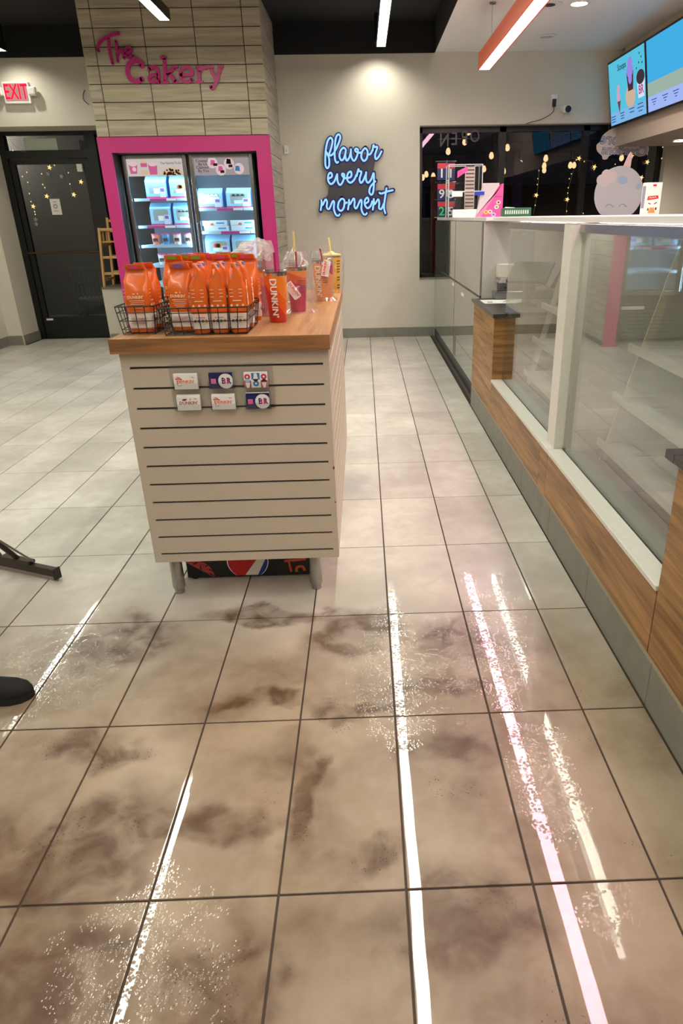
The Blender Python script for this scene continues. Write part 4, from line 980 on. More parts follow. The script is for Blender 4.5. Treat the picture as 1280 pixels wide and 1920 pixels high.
# header prints
hf = lambda a, b_, d: Vector((a, FYF+.0138-d, b_))
PKC = emis('print pink glow', None, .6, lin((226, 110, 160))); PKL = emis('print pale glow', None, .62, lin((244, 214, 214))); BRN = emis('print brown glow', None, .5, lin((70, 42, 34))); CRM = emis('print cream glow', None, .6, lin((236, 206, 170))); BLK = emis('print black glow', None, .4, lin((34, 30, 34)))
def print_(dr, name, mb, m): return (objs if 'crumb' not in name and 'letter' not in name else obj)(name, mb, m, dr)
d0, d1 = doors
print_(d0, 'pink_cup_print', MB().prism([(-2.535, 1.965), (-2.465, 1.965), (-2.45, 2.055), (-2.545, 2.055)], hf, 0, .001).prism([(-2.325, 1.955), (-2.245, 1.955), (-2.235, 2.055), (-2.335, 2.055)], hf, 0, .001).prism([(-2.415, 2.03), (-2.345, 2.03), (-2.345, 2.07), (-2.415, 2.07)], hf, 0, .001), PKC)
q = MB(); disc(q, -2.497, 2.062, .046, hf, .0012, .002, ry=.025); disc(q, -2.28, 2.055, .048, hf, .0012, .002, ry=.018); disc(q, -2.49, 2.01, .022, hf, .0012, .002); print_(d0, 'cream_top_print', q, PKL)
q = MB(); disc(q, -2.38, 1.975, .042, hf, .0022, .003, ry=.022); disc(q, -2.385, 2.082, .028, hf, .0012, .002, ry=.016); print_(d0, 'bowl_print', q, CRM)
q = MB(); disc(q, -2.08, 1.945, .116, hf, .0003, .001, 0, PI, 24, ry=.078); print_(d0, 'pie_print', q, CRM)
q = MB(); rr = random.Random(3)
for k in range(34):
    a = rr.uniform(.1, PI-.1); r_ = rr.uniform(.1, .92); disc(q, -2.08+.108*r_*math.cos(a), 1.948+.070*r_*math.sin(a), rr.uniform(.007, .014), hf, .0012, .0018, n=6)
print_(d0, 'pie_crumb_print', q, BRN)
print_(d0, 'lettering', text_mb('Your Favorites To-Go', .034, lambda a, b_, d: hf(a-2.085, b_+2.066, d), .0003, .001, .0, sx=.72), BLK)
for k, tx in enumerate(('Created', 'By Us', 'Claimed', 'By You')):
    print_(d1, 'lettering', text_mb(tx, .040, lambda a, b_, d, k=k: hf(a-1.745+.008*(k % 2), b_+2.082-.033*k, d), .0003, .001, .004), BLK)
for x, z in ((-1.63, 2.062), (-1.545, 1.99), (-1.45, 2.05), (-1.345, 2.0)):
    q = MB(); disc(q, x, z, .056, hf, .0003, .001); print_(d1, 'plate_print', q, PKL)
for x, z, m_ in ((-1.625, 2.06, PKC), (-1.545, 2.0, PKC), (-1.45, 2.07, BLK), (-1.36, 2.0, emis('print blue glow', None, .6, lin((70, 140, 190))))):
    print_(d1, 'cake_print', MB().prism([(x-.03, z-.02), (x+.025, z-.025), (x+.02, z+.025), (x-.02, z+.03)], hf, .0012, .002), m_)
for x, z in ((-1.60, 2.045), (-1.53, 1.975), (-1.435, 2.03)):
    print_(d1, 'slice_print', MB().prism([(x-.022, z-.016), (x+.022, z-.014), (x+.022, z+.012), (x-.022, z+.01)], hf, .0021, .0028), BRN)
# shelves
SHB = mat('shelf wire white', (170, 196, 214), .4)
LSH = (1.722, 1.440, 1.232, 1.016, .80); RSH = (1.612, 1.368, 1.108, .84)
for zz_, (x0, x1) in [(z, (-2.565, -1.925)) for z in LSH]+[(z, (-1.865, -1.232)) for z in RSH]:
    s_ = MB(); 
    for k in range(14): s_.box(x0, x1, FYF+.10+.045*k, FYF+.106+.045*k, zz_-.006, zz_)
    s_.box(x0, x1, FYF+.095, FYF+.10, zz_-.030, zz_)
    obj('shelf', s_, SHB, fz)
TAGP = mat('price strip magenta', (190, 40, 140), .4)
for x, z, w_ in ((-2.24, 1.722, .30), (-2.30, 1.44, .33), (-1.50, 1.612, .30), (-1.46, 1.368, .34), (-1.55, 1.108, .3)):
    s_ = obj('price_strip', B(x-w_/2, x+w_/2, FYF+.088, FYF+.0945, z-.030, z-.004), TAGP, fz)
    obj('price_card', B(x+w_*.12, x+w_*.48, FYF+.086, FYF+.0878, z-.028, z-.006), PAPER, s_)
# boxed cakes, tubs, flat boxes
BXB = mat('sky blue carton', (146, 196, 226), .5); BXS = mat('deep blue carton', (40, 110, 190), .5)
def cake_box(x, z, w_, h, label, fill, y=FYF+.13, d=.20):
    t = thing('cake_box', label, 'cake box', (x, y+d/2, z), 'boxed cakes on the freezer shelves')
    z += .001
    prof = [(y, z), (y+d, z), (y+d, z+h*.7), (y+d*.62, z+h), (y+d*.38, z+h), (y, z+h*.74)]
    sd = MB().prism(prof, lambda a, b_, d_: Vector((d_, a, b_)), x-w_/2, x+w_/2); obj('carton', sd, BXB, t)
    obj('side_panel', MB().prism(prof, lambda a, b_, d_: Vector((d_, a, b_)), x+w_/2+.0002, x+w_/2+.0015), BXS, t)
    wn = MB().prism([(x-w_*.33, z+h*.20), (x+w_*.38, z+h*.20), (x+w_*.38, z+h*.66), (x+w_*.25, z+h*.70), (x-w_*.30, z+h*.70), (x-w_*.36, z+h*.6)], lambda a, b_, d_: Vector((a, y-d_, b_)), .0003, .0010)
    obj('window', wn, mat('carton window', (150, 160, 158), .2), t)
    ck = MB()
    fnc = lambda a, b_, d_: Vector((a, y-d_, b_))
    if fill == 'cake': ck.prism([(x-w_*.12, z+h*.20), (x+w_*.14, z+h*.20), (x+w_*.14, z+h*.42), (x-w_*.12, z+h*.42)], fnc, .0012, .002); cm = CARDW
    elif fill == 'slices':
        for k in range(4): disc(ck, x-w_*.24+w_*.16*k, z+h*.58, w_*.08, fnc, .0012, .002, 0, PI, 10)
        ck.prism([(x-w_*.34, z+h*.2), (x+w_*.36, z+h*.2), (x+w_*.36, z+h*.55), (x-w_*.34, z+h*.55)], fnc, .0012, .002); cm = mat('cream icing', (238, 232, 222), .5)
    else:
        ck.prism([(x-w_*.2, z+h*.20), (x+w_*.2, z+h*.20), (x+w_*.2, z+h*.36), (x-w_*.2, z+h*.36)], fnc, .0012, .002); cm = mat('pale icing', (216, 236, 208), .5)
    obj('cake', ck, cm, t)
    if fill == 'decor':
        for q, cc in ((-.06, (210, 70, 60)), (.02, (90, 170, 60)), (.08, (230, 150, 50))): obj('topping', disc(MB(), x+q*w_, z+h*.48, w_*.09, fnc, .0021, .003, n=10), mat('topping %d' % cc[0], cc, .5), t)
    if fill == 'choc':
        for k in range(3): obj('topping', disc(MB(), x-w_*.2+w_*.18*k, z+h*.56, w_*.085, fnc, .0012, .002, 0, PI, 10), mat('chocolate curl', (44, 34, 34), .5), t)
    obj('info_label', MB().prism([(x+w_*.16, z+h*.04), (x+w_*.44, z+h*.04), (x+w_*.44, z+h*.46), (x+w_*.16, z+h*.46)], fnc, .0032, .004), mat('label lilac', (206, 214, 240), .5), t)
    obj('label_mark', MB().prism([(x+w_*.2, z+h*.28), (x+w_*.38, z+h*.28), (x+w_*.38, z+h*.42), (x+w_*.2, z+h*.42)], fnc, .0042, .0048), mat('label violet', (130, 90, 180), .5), t)
    obj('base_strip', MB().prism([(x-w_/2, z), (x+w_/2, z), (x+w_/2, z+h*.07), (x-w_/2, z+h*.07)], fnc, .0003, .0011), DPINK, t)
CB = ((-2.315, LSH[0], .235, .235, 'blue cake box with a plain white cake, top shelf', 'cake'), (-2.045, LSH[0], .235, .235, 'blue cake box with a colourful decorated cake, top shelf', 'decor'),
      (-2.305, LSH[1], .235, .235, 'blue cake box with a plain white cake, second shelf', 'cake'), (-2.040, LSH[1], .235, .235, 'blue cake box with a chocolate crumb cake, second shelf', 'choc'),
      (-1.720, RSH[0], .275, .205, 'wide blue cake box with a row of cream slices', 'slices'), (-1.400, RSH[0], .275, .205, 'wide blue cake box with chocolate curled slices', 'choc'),
      (-1.695, RSH[2], .285, .215, 'wide blue cake box with a green-edged fruit cake', 'decor'), (-1.385, RSH[2], .285, .215, 'wide pale blue cake box behind the plastic film', 'cake'))
for a in CB: cake_box(a[0], a[1], a[2], a[3], a[4], a[5])
def tub(x, z, y, c, label):
    t = thing('ice_cream_tub', label, 'ice cream tub', (x, y, z), 'ice cream tubs in the freezer'); z += .001
    obj('tub_body', MB().lathe((x, y, 0), [(.040, z), (.048, z+.105)], 18), c, t, smooth=True)
    obj('lid', MB().lathe((x, y, 0), [(.051, z+.1052), (.051, z+.118), (.046, z+.121)], 18), mat('tub lid pink', (214, 84, 150), .4), t, smooth=True)
    pn = MB()
    for k in range(5):
        a = -PI/2-.5+.25*k; pn.cyl((x+.0452*math.cos(a), y+.0452*math.sin(a), 0), .006, z+.03+.012*(k % 2), z+.07, 6)
    obj('tub_print', pn, mat('tub print', (90, 60, 70), .5), t)
TC = [mat('tub peach', (236, 150, 130), .4), mat('tub blue', (80, 150, 206), .4), mat('tub cream', (222, 206, 196), .4), mat('tub white', (228, 232, 238), .4)]
TL = ['peach', 'blue', 'cream', 'white']
for k, x in enumerate((-2.40, -2.285, -2.155, -2.03)): tub(x, LSH[2], FYF+.16, TC[(0, 1, 2, 3)[k]], '%s ice cream tub with a pink lid, upper row' % TL[(0, 1, 2, 3)[k]])
for k, x in enumerate((-2.36, -2.245, -2.01)): tub(x, LSH[3], FYF+.16, TC[(3, 0, 1)[k]], '%s ice cream tub with a pink lid, lower row' % TL[(3, 0, 1)[k]])
tl = thing('ice_cream_tub', 'fallen ice cream tub lying between the lower tubs', 'ice cream tub', (-2.13, FYF+.16, LSH[3]+.06), 'ice cream tubs in the freezer')
obj('tub_body', MB().cyl((0, 0, 0), .040, -.055, .05, 16, .047).xf(Matrix.Translation((-2.13, FYF+.16, LSH[3]+.062)) @ Matrix.Rotation(1.15, 4, 'Y')), TC[3], tl, smooth=True)
obj('lid', MB().cyl((0, 0, 0), .051, .051, .063, 16).xf(Matrix.Translation((-2.13, FYF+.16, LSH[3]+.062)) @ Matrix.Rotation(1.15, 4, 'Y')), BXS, tl, smooth=True)
for k, (x, lv, lb) in enumerate(((-1.685, 0, 'flat white carton under another, beside the freezer door bar'), (-1.70, 1, 'flat white carton with an orange badge, on top of another beside the freezer door bar'), (-1.375, 0, 'flat white carton under another, at the outer freezer side'), (-1.38, 1, 'flat white carton with an orange badge, on top of another at the outer freezer side'))):
    z = RSH[1]+.001+lv*.056; t = thing('flat_carton', lb, 'carton', (x, FYF+.22, z), 'flat cartons on the middle shelf')
    obj('carton', B(x-.14, x+.14, FYF+.12, FYF+.34, z, z+.054, bev=.003), mat('white carton', (214, 226, 238), .5), t)
    obj('carton_print', B(x+.02, x+.11, FYF+.1185, FYF+.1195, z+.018, z+.036), LBLUE, t)
    if lv: obj('badge', disc(MB(), x-.03, z+.006, .022, lambda a, b_, d: Vector((a, FYF+.1195-d, b_)), 0, .001, 0, PI, 14), DORANGE, t)

# ------------------------------------------------------------------ high chair on the window ledge
hc = thing('high_chair', 'light wooden high chair on the ledge beside the door', 'high chair', (-3.17, 9.5, .712))
x0, x1, y0, y1, zb, zt = -3.385, -2.955, 9.30, 9.66, .7125, 1.42
for (x, y, h, dx) in ((x0, y0, zt, .06), (x1, y0, zt, -.06), (x0, y1, zt+.12, .06), (x1, y1, zt+.12, -.06)):
    obj('leg', MB().loft([[Vector((x+a, y+b_, zb)) for a, b_ in ((-.014, -.02), (.014, -.02), (.014, .02), (-.014, .02))], [Vector((x+dx+a, y+b_, h)) for a, b_ in ((-.014, -.02), (.014, -.02), (.014, .02), (-.014, .02))]]), BIRCH, hc)
for z, y in ((.875, y0), (1.07, y0), (1.40, y0), (.875, y1), (1.07, y1), (1.38, y1), (1.50, y1)):
    k = (z-zb)/(zt-zb)*.06; obj('cross_rail', B(x0+k, x1-k, y-.012, y+.012, z-.016, z+.016, bev=.003), BIRCH, hc)
for x, s_ in ((x0, 1), (x1, -1)):
    for z in (.80, 1.22, 1.39):
        k = (z-zb)/(zt-zb)*.06*s_; obj('side_rail', B(x+k-.011, x+k+.011, y0+.013, y1-.013, z-.016, z+.016), BIRCH, hc)
    for q in (.33, .66):
        k = .052*s_; obj('spindle', MB().tube([(x+.045*s_, y0+(y1-y0)*q, 1.237), (x+.057*s_, y0+(y1-y0)*q, 1.374)], .009, 8), BIRCH, hc)
obj('seat', B(x0+.05, x1-.05, y0+.014, y1-.014, 1.245, 1.262, bev=.004), BIRCH, hc)

# ------------------------------------------------------------------ door decorations
def sheet(name, p0, p1, y, m, label, cat, extra=None):
    t = thing(name, label, cat, ((p0.x+p1.x)/2, y, (p0.z+p1.z)/2))
    obj('sheet', B(p0.x, p1.x, y-.0006, y, p1.z, p0.z), m, t); return t
GY = DY+.0095
sheet('paper_notice', at(43.2, 259.9, 1, GY), at(109, 281, 1, GY), GY, mat('pale green paper', (196, 210, 196), .6), 'pale paper sheet taped to the transom glass', 'paper')
t = sheet('paper_notice', at(92.5, 373, 1, GY), at(117, 402.5, 1, GY), GY, PAPER, 'white paper notice with a small round emblem on the door glass', 'paper')
p = at(104, 387, 1, GY)
em = MB()
for k in range(9):
    a = 2*PI*k/9; em.prism([(p.x+.022*math.cos(a)-.006, p.z+.022*math.sin(a)-.006), (p.x+.022*math.cos(a)+.006, p.z+.022*math.sin(a)-.006), (p.x+.022*math.cos(a)+.006, p.z+.022*math.sin(a)+.006), (p.x+.022*math.cos(a)-.006, p.z+.022*math.sin(a)+.006)], lambda a_, b_, d: Vector((a_, GY-.0007-d, b_)), 0, .0005)
obj('emblem', em, mat('violet print', (120, 90, 160), .5), t)
ln = MB()
for dz, w_ in ((.055, .05), (-.055, .07)): ln.box(p.x-w_/2, p.x+w_/2, GY-.0013, GY-.0007, p.z+dz-.004, p.z+dz+.004)
obj('print_lines', ln, mat('red faint print', (206, 120, 120), .5), t)
STARG = emis('warm star glow', None, 1.0, lin((255, 220, 140))); STARW = mat('silver star', (150, 156, 168), .3, metal=.6)
def star_poly(cx, cz, r, rot=0.2, inner=.42):
    return [(cx+(r if k % 2 == 0 else r*inner)*math.sin(rot+PI*k/5), cz+(r if k % 2 == 0 else r*inner)*math.cos(rot+PI*k/5)) for k in range(10)]
def star(px, py, r, m, lb, y, grp):
    p = at(px, py, 1, y); o = obj('hanging_star', MB().prism(star_poly(p.x, p.z, r, .3), lambda a, b_, d: Vector((a, y-d, b_)), 0, .008), m, None, loc=p); return tag(o, lb, 'star ornament', grp)
SYD = DY-.035
gold = 'glowing gold star ornament hanging behind the door glass'; silv = 'plain silver star ornament hanging behind the door glass'
for px, py, w_ in ((62.5, 387, ', straight above two silver stars'), (87.8, 368, ', beside the white notice'), (138.5, 365, ', in front of the purple banner'), (152, 341, ', near the white closer box'), (93, 314, ', just above a silver star')): star(px, py, .031, STARG, gold+w_, SYD, 'gold stars on the door')
for px, py, w_ in ((67, 411.5, ', upper one of a low pair'), (68.5, 420, ', lower one of a low pair'), (90.5, 326, ', right under a gold star'), (115.5, 331, ', between two fairy light strands')): star(px, py, .033, STARW, silv+w_, SYD, 'silver stars on the door')
WIRE = mat('fairy wire', (150, 140, 110), .5)
def strand(pts, y, lb, bulbs, m=None, r=.0012, br=.007):
    P = [at(a, b_, 1, y) for a, b_ in pts]; t = thing('fairy_light_strand', lb, 'string lights', P[0])
    obj('wire', MB().tube(P, r, 5), WIRE, t)
    for a, b_ in bulbs:
        p = at(a, b_, 1, y-.004); obj('bulb', MB().lathe((p.x, p.y, p.z), [(.0004, -br*1.3), (br, -br*.3), (br, br*.4), (.0004, br*1.4)], 8), m or STARG, t)
strand([(38, 312), (52, 345), (58, 372), (63, 387), (67, 405)], SYD+.003, 'fairy light strand of warm beads beside the door edge', [(42, 331), (52, 342), (55, 363), (58, 378), (65, 397), (66, 402), (50, 323)])
strand([(70, 312), (78, 330), (84, 354), (88, 366)], SYD+.003, 'fairy light strand ending above the white door notice', [(78, 326), (80, 346), (84, 352)])
strand([(118, 312), (130, 345), (138, 365)], SYD+.003, 'fairy light strand in front of the purple banner', [(131, 345), (128, 324), (102, 310)])
strand([(9, 254), (40, 284), (50, 284)], SYD+.003, 'fairy light strand in the transom corner', [(24, 282)])

# ------------------------------------------------------------------ outside, night
struct('ground_outside', B(-14, 12, 9.86, 26, -.08, -.02), mat('asphalt', (92, 92, 96), .85, noise=.2, nscale=4))
struct('wall_outside', B(-14, -4.0, 12.6, 12.8, -.02, 3.6), mat('dark render wall', (118, 112, 104), .8))
struct('wall_far', B(-4.0, 12, 19.0, 19.2, -.02, 2.2), mat('far dark wall', (52, 46, 44), .8))
t = thing('added_patio_lamp', 'added outdoor lamp that brightens the patio beyond the door', 'lamp', (-6.2, 12.6, 2.9))  # made-up lamp, added to brighten the dark outside wall and ground
obj('bracket', B(-6.25, -6.15, 12.5, 12.6, 2.85, 2.95), BLACKM, t)
obj('globe', MB().lathe((-6.2, 12.42, 2.86), [(.001, -.08), (.06, -.05), (.08, 0), (.06, .05), (.001, .08)], 16), emis('added patio lamp glow', None, 20, (1, .95, .85)), t, smooth=True)
l = bpy.data.lights.new('added_patio_light', 'POINT'); l.energy = 110; l.color = (1, .95, .85); l.shadow_soft_size = .1
o = bpy.data.objects.new('added_patio_light', l); COL.objects.link(o); o.parent = t; o.location = (0, -.42, -.04)
def patio_chair(x, y, rz, lb):
    t = thing('patio_chair', lb, 'chair', (x, y, -.02)); M_ = mat('grey slat metal', (128, 130, 134), .5)
    T_ = Matrix.Translation((x, y, -.02)) @ Matrix.Rotation(rz, 4, 'Z')
    for a, b_ in ((-.24, -.22), (.24, -.22), (-.24, .24), (.24, .24)): obj('leg', B(a-.02, a+.02, b_-.02, b_+.02, 0, .44 if b_ < 0 else .9).xf(T_), M_, t)
    obj('seat', B(-.26, .26, -.25, .26, .44, .47).xf(T_), M_, t)
    for k in range(8): obj('back_slat', B(-.20+.055*k, -.175+.055*k, .23, .25, .49, .86).xf(T_), M_, t)
    obj('top_rail', B(-.26, .26, .215, .265, .86, .92).xf(T_), M_, t)
    for s_ in (-.24, .24): obj('arm_rest', B(s_-.025, s_+.025, -.22, .22, .64, .67).xf(T_), M_, t)
patio_chair(-4.05, 10.75, PI+.15, 'grey slatted patio chair outside the glass door')
bn = thing('feather_banner', 'purple feather banner standing outside the glass door', 'banner', (-4.05, 11.3, -.02))
obj('pole', MB().tube([(-4.12, 11.35, -.02), (-4.12, 11.35, 2.6)], .012, 8), BLACKM, bn)
obj('cloth', MB().prism([(-4.11, .9), (-3.86, 1.0), (-3.86, 2.3), (-3.98, 2.55), (-4.11, 2.6)], lambda a, b_, d: Vector((a, 11.35+d+.03*math.sin(b_*3), b_)), 0, .004), mat('purple cloth', (86, 60, 150), .8), bn)
bn = thing('feather_banner', 'purple feather banner standing outside the big window', 'banner', (2.0, 11.3, -.02))
pz = at(965, 400, 1, 11.3)
obj('pole', MB().tube([(pz.x-.06, 11.3, -.02), (pz.x-.06, 11.3, 2.35)], .012, 8), BLACKM, bn)
obj('cloth', MB().prism([(pz.x-.05, 1.0), (pz.x+.09, 1.0), (pz.x+.09, 2.2), (pz.x-.05, 2.3)], lambda a, b_, d: Vector((a, 11.3+d+.03*math.sin(b_*3), b_)), 0, .004), MATS['purple cloth'], bn)
bn = thing('feather_banner', 'purple banner outside behind the unicorn cutout', 'banner', (3.6, 10.6, -.02))
pz = at(1197, 360, 1, 10.6)
obj('pole', MB().tube([(pz.x-.06, 10.6, -.02), (pz.x-.06, 10.6, 2.6)], .012, 8), BLACKM, bn)
obj('cloth', MB().prism([(pz.x-.05, 1.2), (pz.x+.04, 1.2), (pz.x+.07, 2.5), (pz.x-.05, 2.6)], lambda a, b_, d: Vector((a, 10.6+d+.02*math.sin(b_*3), b_)), 0, .004), MATS['purple cloth'], bn)
rl = thing('patio_railing', 'black metal railing outside the big window', 'railing', (1.3, 10.3, -.02))
obj('rail', MB().tube([(.4, 10.3, .98), (4.2, 10.3, .98)], .02, 8).tube([(.4, 10.3, .2), (4.2, 10.3, .2)], .015, 8), mat('railing paint', (40, 40, 44), .5), rl)
for k in range(34): obj('baluster', MB().tube([(.42+.114*k, 10.3, -.02), (.42+.114*k, 10.3, .98)], .009, 5), MATS['railing paint'], rl)
po = at(813, 420, 1, 11.0)
t = thing('signpost', 'orange post standing outside the big window', 'post', (po.x, 11.0, -.02))
obj('post', B(po.x-.045, po.x+.045, 10.97, 11.03, -.02, 2.02, bev=.008), mat('orange post paint', (206, 84, 40), .5), t)
obj('base', B(po.x-.15, po.x+.15, 10.85, 11.15, -.02, .01), BLACKM, t)
WARM = emis('string bulb glow', None, 2.6, lin((255, 206, 150)))
def string_lights(bulbs, y, zc, lb):
    P = [at(a, b_, 1, y) for a, b_ in bulbs]; P.sort(key=lambda v: v.x)
    t = thing('string_lights', lb, 'string lights', (P[0].x, y, zc), 'bulb strings outside the window')
    pts = [Vector((.3, 9.852, zc+.15)), Vector((.35, y-.4, zc+.05))]+[Vector((v.x, y, max(zc, v.z+.09))) for v in P]+[Vector((4.3, y-.4, zc+.05)), Vector((4.4, 9.852, zc+.15))]
    obj('cable', MB().tube(pts, .005, 5), BLACKPL, t)
    for p in P:
        b2 = obj('bulb', MB().lathe(p, [(.001, -.055), (.028, -.040), (.036, -.012), (.026, .022), (.014, .040)], 12), WARM, t, smooth=True)
        obj('socket', MB().lathe(p, [(.016, .0402), (.017, .075), (.003, max(.08, zc-p.z))], 8), BLACKPL, b2)
string_lights([(878, 246), (840, 283), (921, 291), (951, 276), (1023, 296), (871, 265)], 11.0, 2.62, 'string of warm bulbs outside, hanging highest across the big window')
string_lights([(907, 316), (944, 320), (976, 306), (1020, 310), (1069, 309), (1165, 295), (1212, 285)], 11.5, 2.50, 'string of warm bulbs outside, running behind the cloud sign')
string_lights([(792, 332), (799, 326), (812, 329), (971, 318), (1020, 318), (1076, 309)], 12.1, 2.40, 'string of warm bulbs outside, farthest from the big window')
SYW = WD-.048
for px, py, lb in ((1005, 366, 'gold star light hanging inside the middle window pane'), (1063, 374, 'gold star light hanging low inside the middle window pane'), (1213, 304, 'gold star light hanging beside the cloud sign'), (1114, 313, 'gold star light hanging left of the cloud sign'), (1085, 297, 'gold star light hanging by the window mullion'), (1184, 292, 'small gold star light just under the cloud sign'), (1202, 333, 'gold star light above the cone box')):
    star(px, py, .030, STARG, lb, SYW, 'gold stars in the big window')
strand([(1010, 316), (1009, 340), (1006, 366), (1000, 402)], SYW+.004, 'fairy light strand hanging in the middle window pane', [(1010, 320), (1008, 335), (1007, 346), (1003, 385)], br=.006)
strand([(1075, 318), (1066, 350), (1063, 374), (1061, 402)], SYW+.004, 'fairy light strand ending in a low star', [(1071, 326), (1067, 335), (1065, 352), (1064, 362), (1062, 396)], br=.006)
strand([(1070, 296), (1088, 300), (1110, 302), (1114, 325)], SYW+.004, 'fairy light strand draped across the window mullion', [(1080, 300), (1095, 303), (1113, 318), (1153, 308)], br=.006)
strand([(1213, 288), (1213, 303)], SYW+.004, 'short fairy light strand beside the cloud sign', [(1240, 297), (1242, 276), (1153, 308), (1093, 400)], br=.006)

# OPEN sign seen from behind
OY = WD-.05; oc = at(861, 260, 1, OY)
os_ = thing('open_sign', 'unlit open sign hanging backwards in the window', 'sign', oc)
of = lambda a, b_, d: Vector((oc.x+a, OY+d, oc.z+b_))
for k, chx in enumerate('NEPO'):
    obj('letter_tube', text_mb(chx, .20, lambda a, b_, d, k=k: of(a-.185+.125*k, b_+.02*(k-1.5)/1.5, d), 0, .02, .008, mirror=True, sx=.8), mat('unlit tube', (62, 60, 64), .35), os_)
obj('sign_frame', B(oc.x-.26, oc.x+.26, OY+.021, OY+.026, oc.z-.006, oc.z+.006), BLACKM, os_)
# cloud sign (mirrored print) and menu screens
cy_ = WY-.03
cs = thing('cloud_sign', 'white cloud-shaped window sign with backward blue script', 'sign', at(1165, 275, 1, cy_))
cloud = [(1128, 292), (1119, 283), (1118, 272), (1124, 266), (1128, 256), (1136, 248), (1148, 241), (1165, 238), (1185, 240), (1203, 252), (1214, 268), (1215, 285), (1205, 293), (1194, 293), (1186, 288), (1178, 290), (1170, 286), (1160, 290), (1150, 289), (1141, 293), (1138, 298), (1130, 299)]
cp = [(at(a, b_, 1, cy_).x, at(a, b_, 1, cy_).z) for a, b_ in cloud]
cp = [(v.x, v.y) for v in cat_rom([Vector(q) for q in cp]+[Vector(cp[0])], 3)][:-1]
obj('board', MB().prism(cp, lambda a, b_, d: Vector((a, cy_-d, b_)), 0, .004), mat('sign white', (250, 240, 238), .5), cs)
for px in (1140, 1150):
    p = at(px, 252, 1, cy_); obj('hanging_cord', MB().tube([(p.x, cy_-.002, p.z), (p.x, WY-.001, 2.62)], .0015, 5), WIRE, cs)
for tx, px, py, sz in (('More', 1152, 262, .17), ('Creations', 1170, 283, .15)):
    p = at(px, py, 1, cy_)
    obj('script_outline', text_mb(tx, sz, lambda a, b_, d: Vector((p.x+a, cy_-.0042-d, p.z+b_)), 0, .0008, .035, mirror=True, rot=-.06, sx=.95), mat('blue outline print', (80, 100, 160), .5), cs)
    obj('script_fill', text_mb(tx, sz, lambda a, b_, d: Vector((p.x+a, cy_-.0052-d, p.z+b_)), 0, .0008, .0, mirror=True, rot=-.06, sx=.95), mat('pale script print', (226, 224, 234), .5), cs)

def screen(y0, y1, lb):
    """menu screen tilted down; top edge nearer the room"""
    zt, zb = 3.075, 2.415; xt, xb = 2.90, 3.02
    t = thing('menu_screen', lb, 'screen', (2.96, (y0+y1)/2, 2.74), 'menu screens on the bulkhead')
    nrm = Vector((-(zt-zb), 0, -(xb-xt))).normalized()
    def fn(a, b_, d):    # a 0..1 from far(left) to near(right), b 0..1 bottom to top
        p = Vector((xb+(xt-xb)*b_, y1+(y0-y1)*a, zb+(zt-zb)*b_)); return p+nrm*d
    R_ = lambda a0, a1, b0, b1: [(a0, b0), (a1, b0), (a1, b1), (a0, b1)]
    obj('case', MB().prism(R_(0, 1, 0, 1), fn, -.045, 0), BLACKPL, t)
    br_ = MB()
    for yy in (y0+.3, y1-.3): br_.box(2.98, 3.09, yy-.03, yy+.03, 2.66, 2.80)
    obj('wall_bracket', br_, BLACKM, t)
    return t, fn, R_
def E_(n, c, s_=.9): return emis('screen '+n, None, s_, lin(c))
t, fn, R_ = screen(8.005, 9.13, 'menu screen with an ice cream sundae and cup, next to the back wall')
obj('picture', MB().prism(R_(.02, .98, .03, .97), fn, .0003, .001), E_('blue', (84, 186, 214)), t)
obj('picture_foot', MB().prism(R_(.02, .98, .03, .22), fn, .0012, .0016), E_('pale blue', (120, 176, 224)), t)
obj('title', text_mb('Scoops', .13, lambda a, b_, d: fn(.40+a*.62, .84+b_, d), .002, .0025, .015), E_('dark', (40, 44, 60)), t)
q = MB(); disc(q, .60, .36, .13, fn, .002, .0025, ry=.16); obj('waffle_bowl', q, E_('waffle', (196, 172, 150)), t)
obj('sundae_cup', MB().prism([(.55, .44), (.68, .44), (.70, .70), (.52, .70)], fn, .0026, .003), E_('cocoa', (70, 44, 56)), t)
q = MB(); disc(q, .61, .72, .085, fn, .0031, .0034, ry=.10); disc(q, .62, .83, .06, fn, .0031, .0034, ry=.08); disc(q, .61, .62, .05, fn, .0031, .0034, ry=.09); obj('ice_cream', q, E_('lilac', (150, 130, 214)), t)
q = MB(); disc(q, .27, .42, .05, fn, .002, .0025, ry=.09); disc(q, .28, .55, .045, fn, .002, .0025, ry=.06); obj('cone_scoop', q, E_('pink grey', (190, 160, 186)), t)
obj('cone', MB().prism([(.24, .36), (.33, .36), (.29, .18)], fn, .0026, .003), E_('dark cone', (110, 60, 70)), t)
obj('paper_cup', MB().prism([(.80, .28), (.95, .28), (.97, .52), (.78, .52)], fn, .002, .0025), E_('cup white', (206, 214, 232)), t)
q = MB(); disc(q, .87, .56, .10, fn, .0026, .003, ry=.10); obj('cup_topping', q, E_('cookie', (60, 50, 60)), t)
obj('cup_emblem', text_mb('BR', .17, lambda a, b_, d: fn(.875+a*.62, .385+b_, d), .003, .0034, .02), E_('magenta', (170, 40, 130)), t)
q = MB()
for a, b_ in ((.84, .76), (.90, .82), (.92, .74), (.78, .70), (.86, .88)): disc(q, a, b_, .012, fn, .002, .0025, n=8, ry=.016)
obj('crumbs', q, E_('crumb', (40, 60, 90)), t)
q = MB()
for a, b_, w_ in ((.10, .16, .14), (.10, .12, .12), (.10, .08, .12), (.36, .17, .12), (.36, .13, .10), (.36, .09, .10), (.62, .18, .14), (.62, .13, .12), (.84, .20, .14), (.84, .15, .16), (.84, .10, .10)): obj('menu_line', MB().prism(R_(a-w_/2, a+w_/2, b_-.007, b_+.007), fn, .002, .0024), E_('line', (50, 80, 130)), t)
t, fn, R_ = screen(6.87, 7.995, 'menu screen with a plain blue and sand picture')
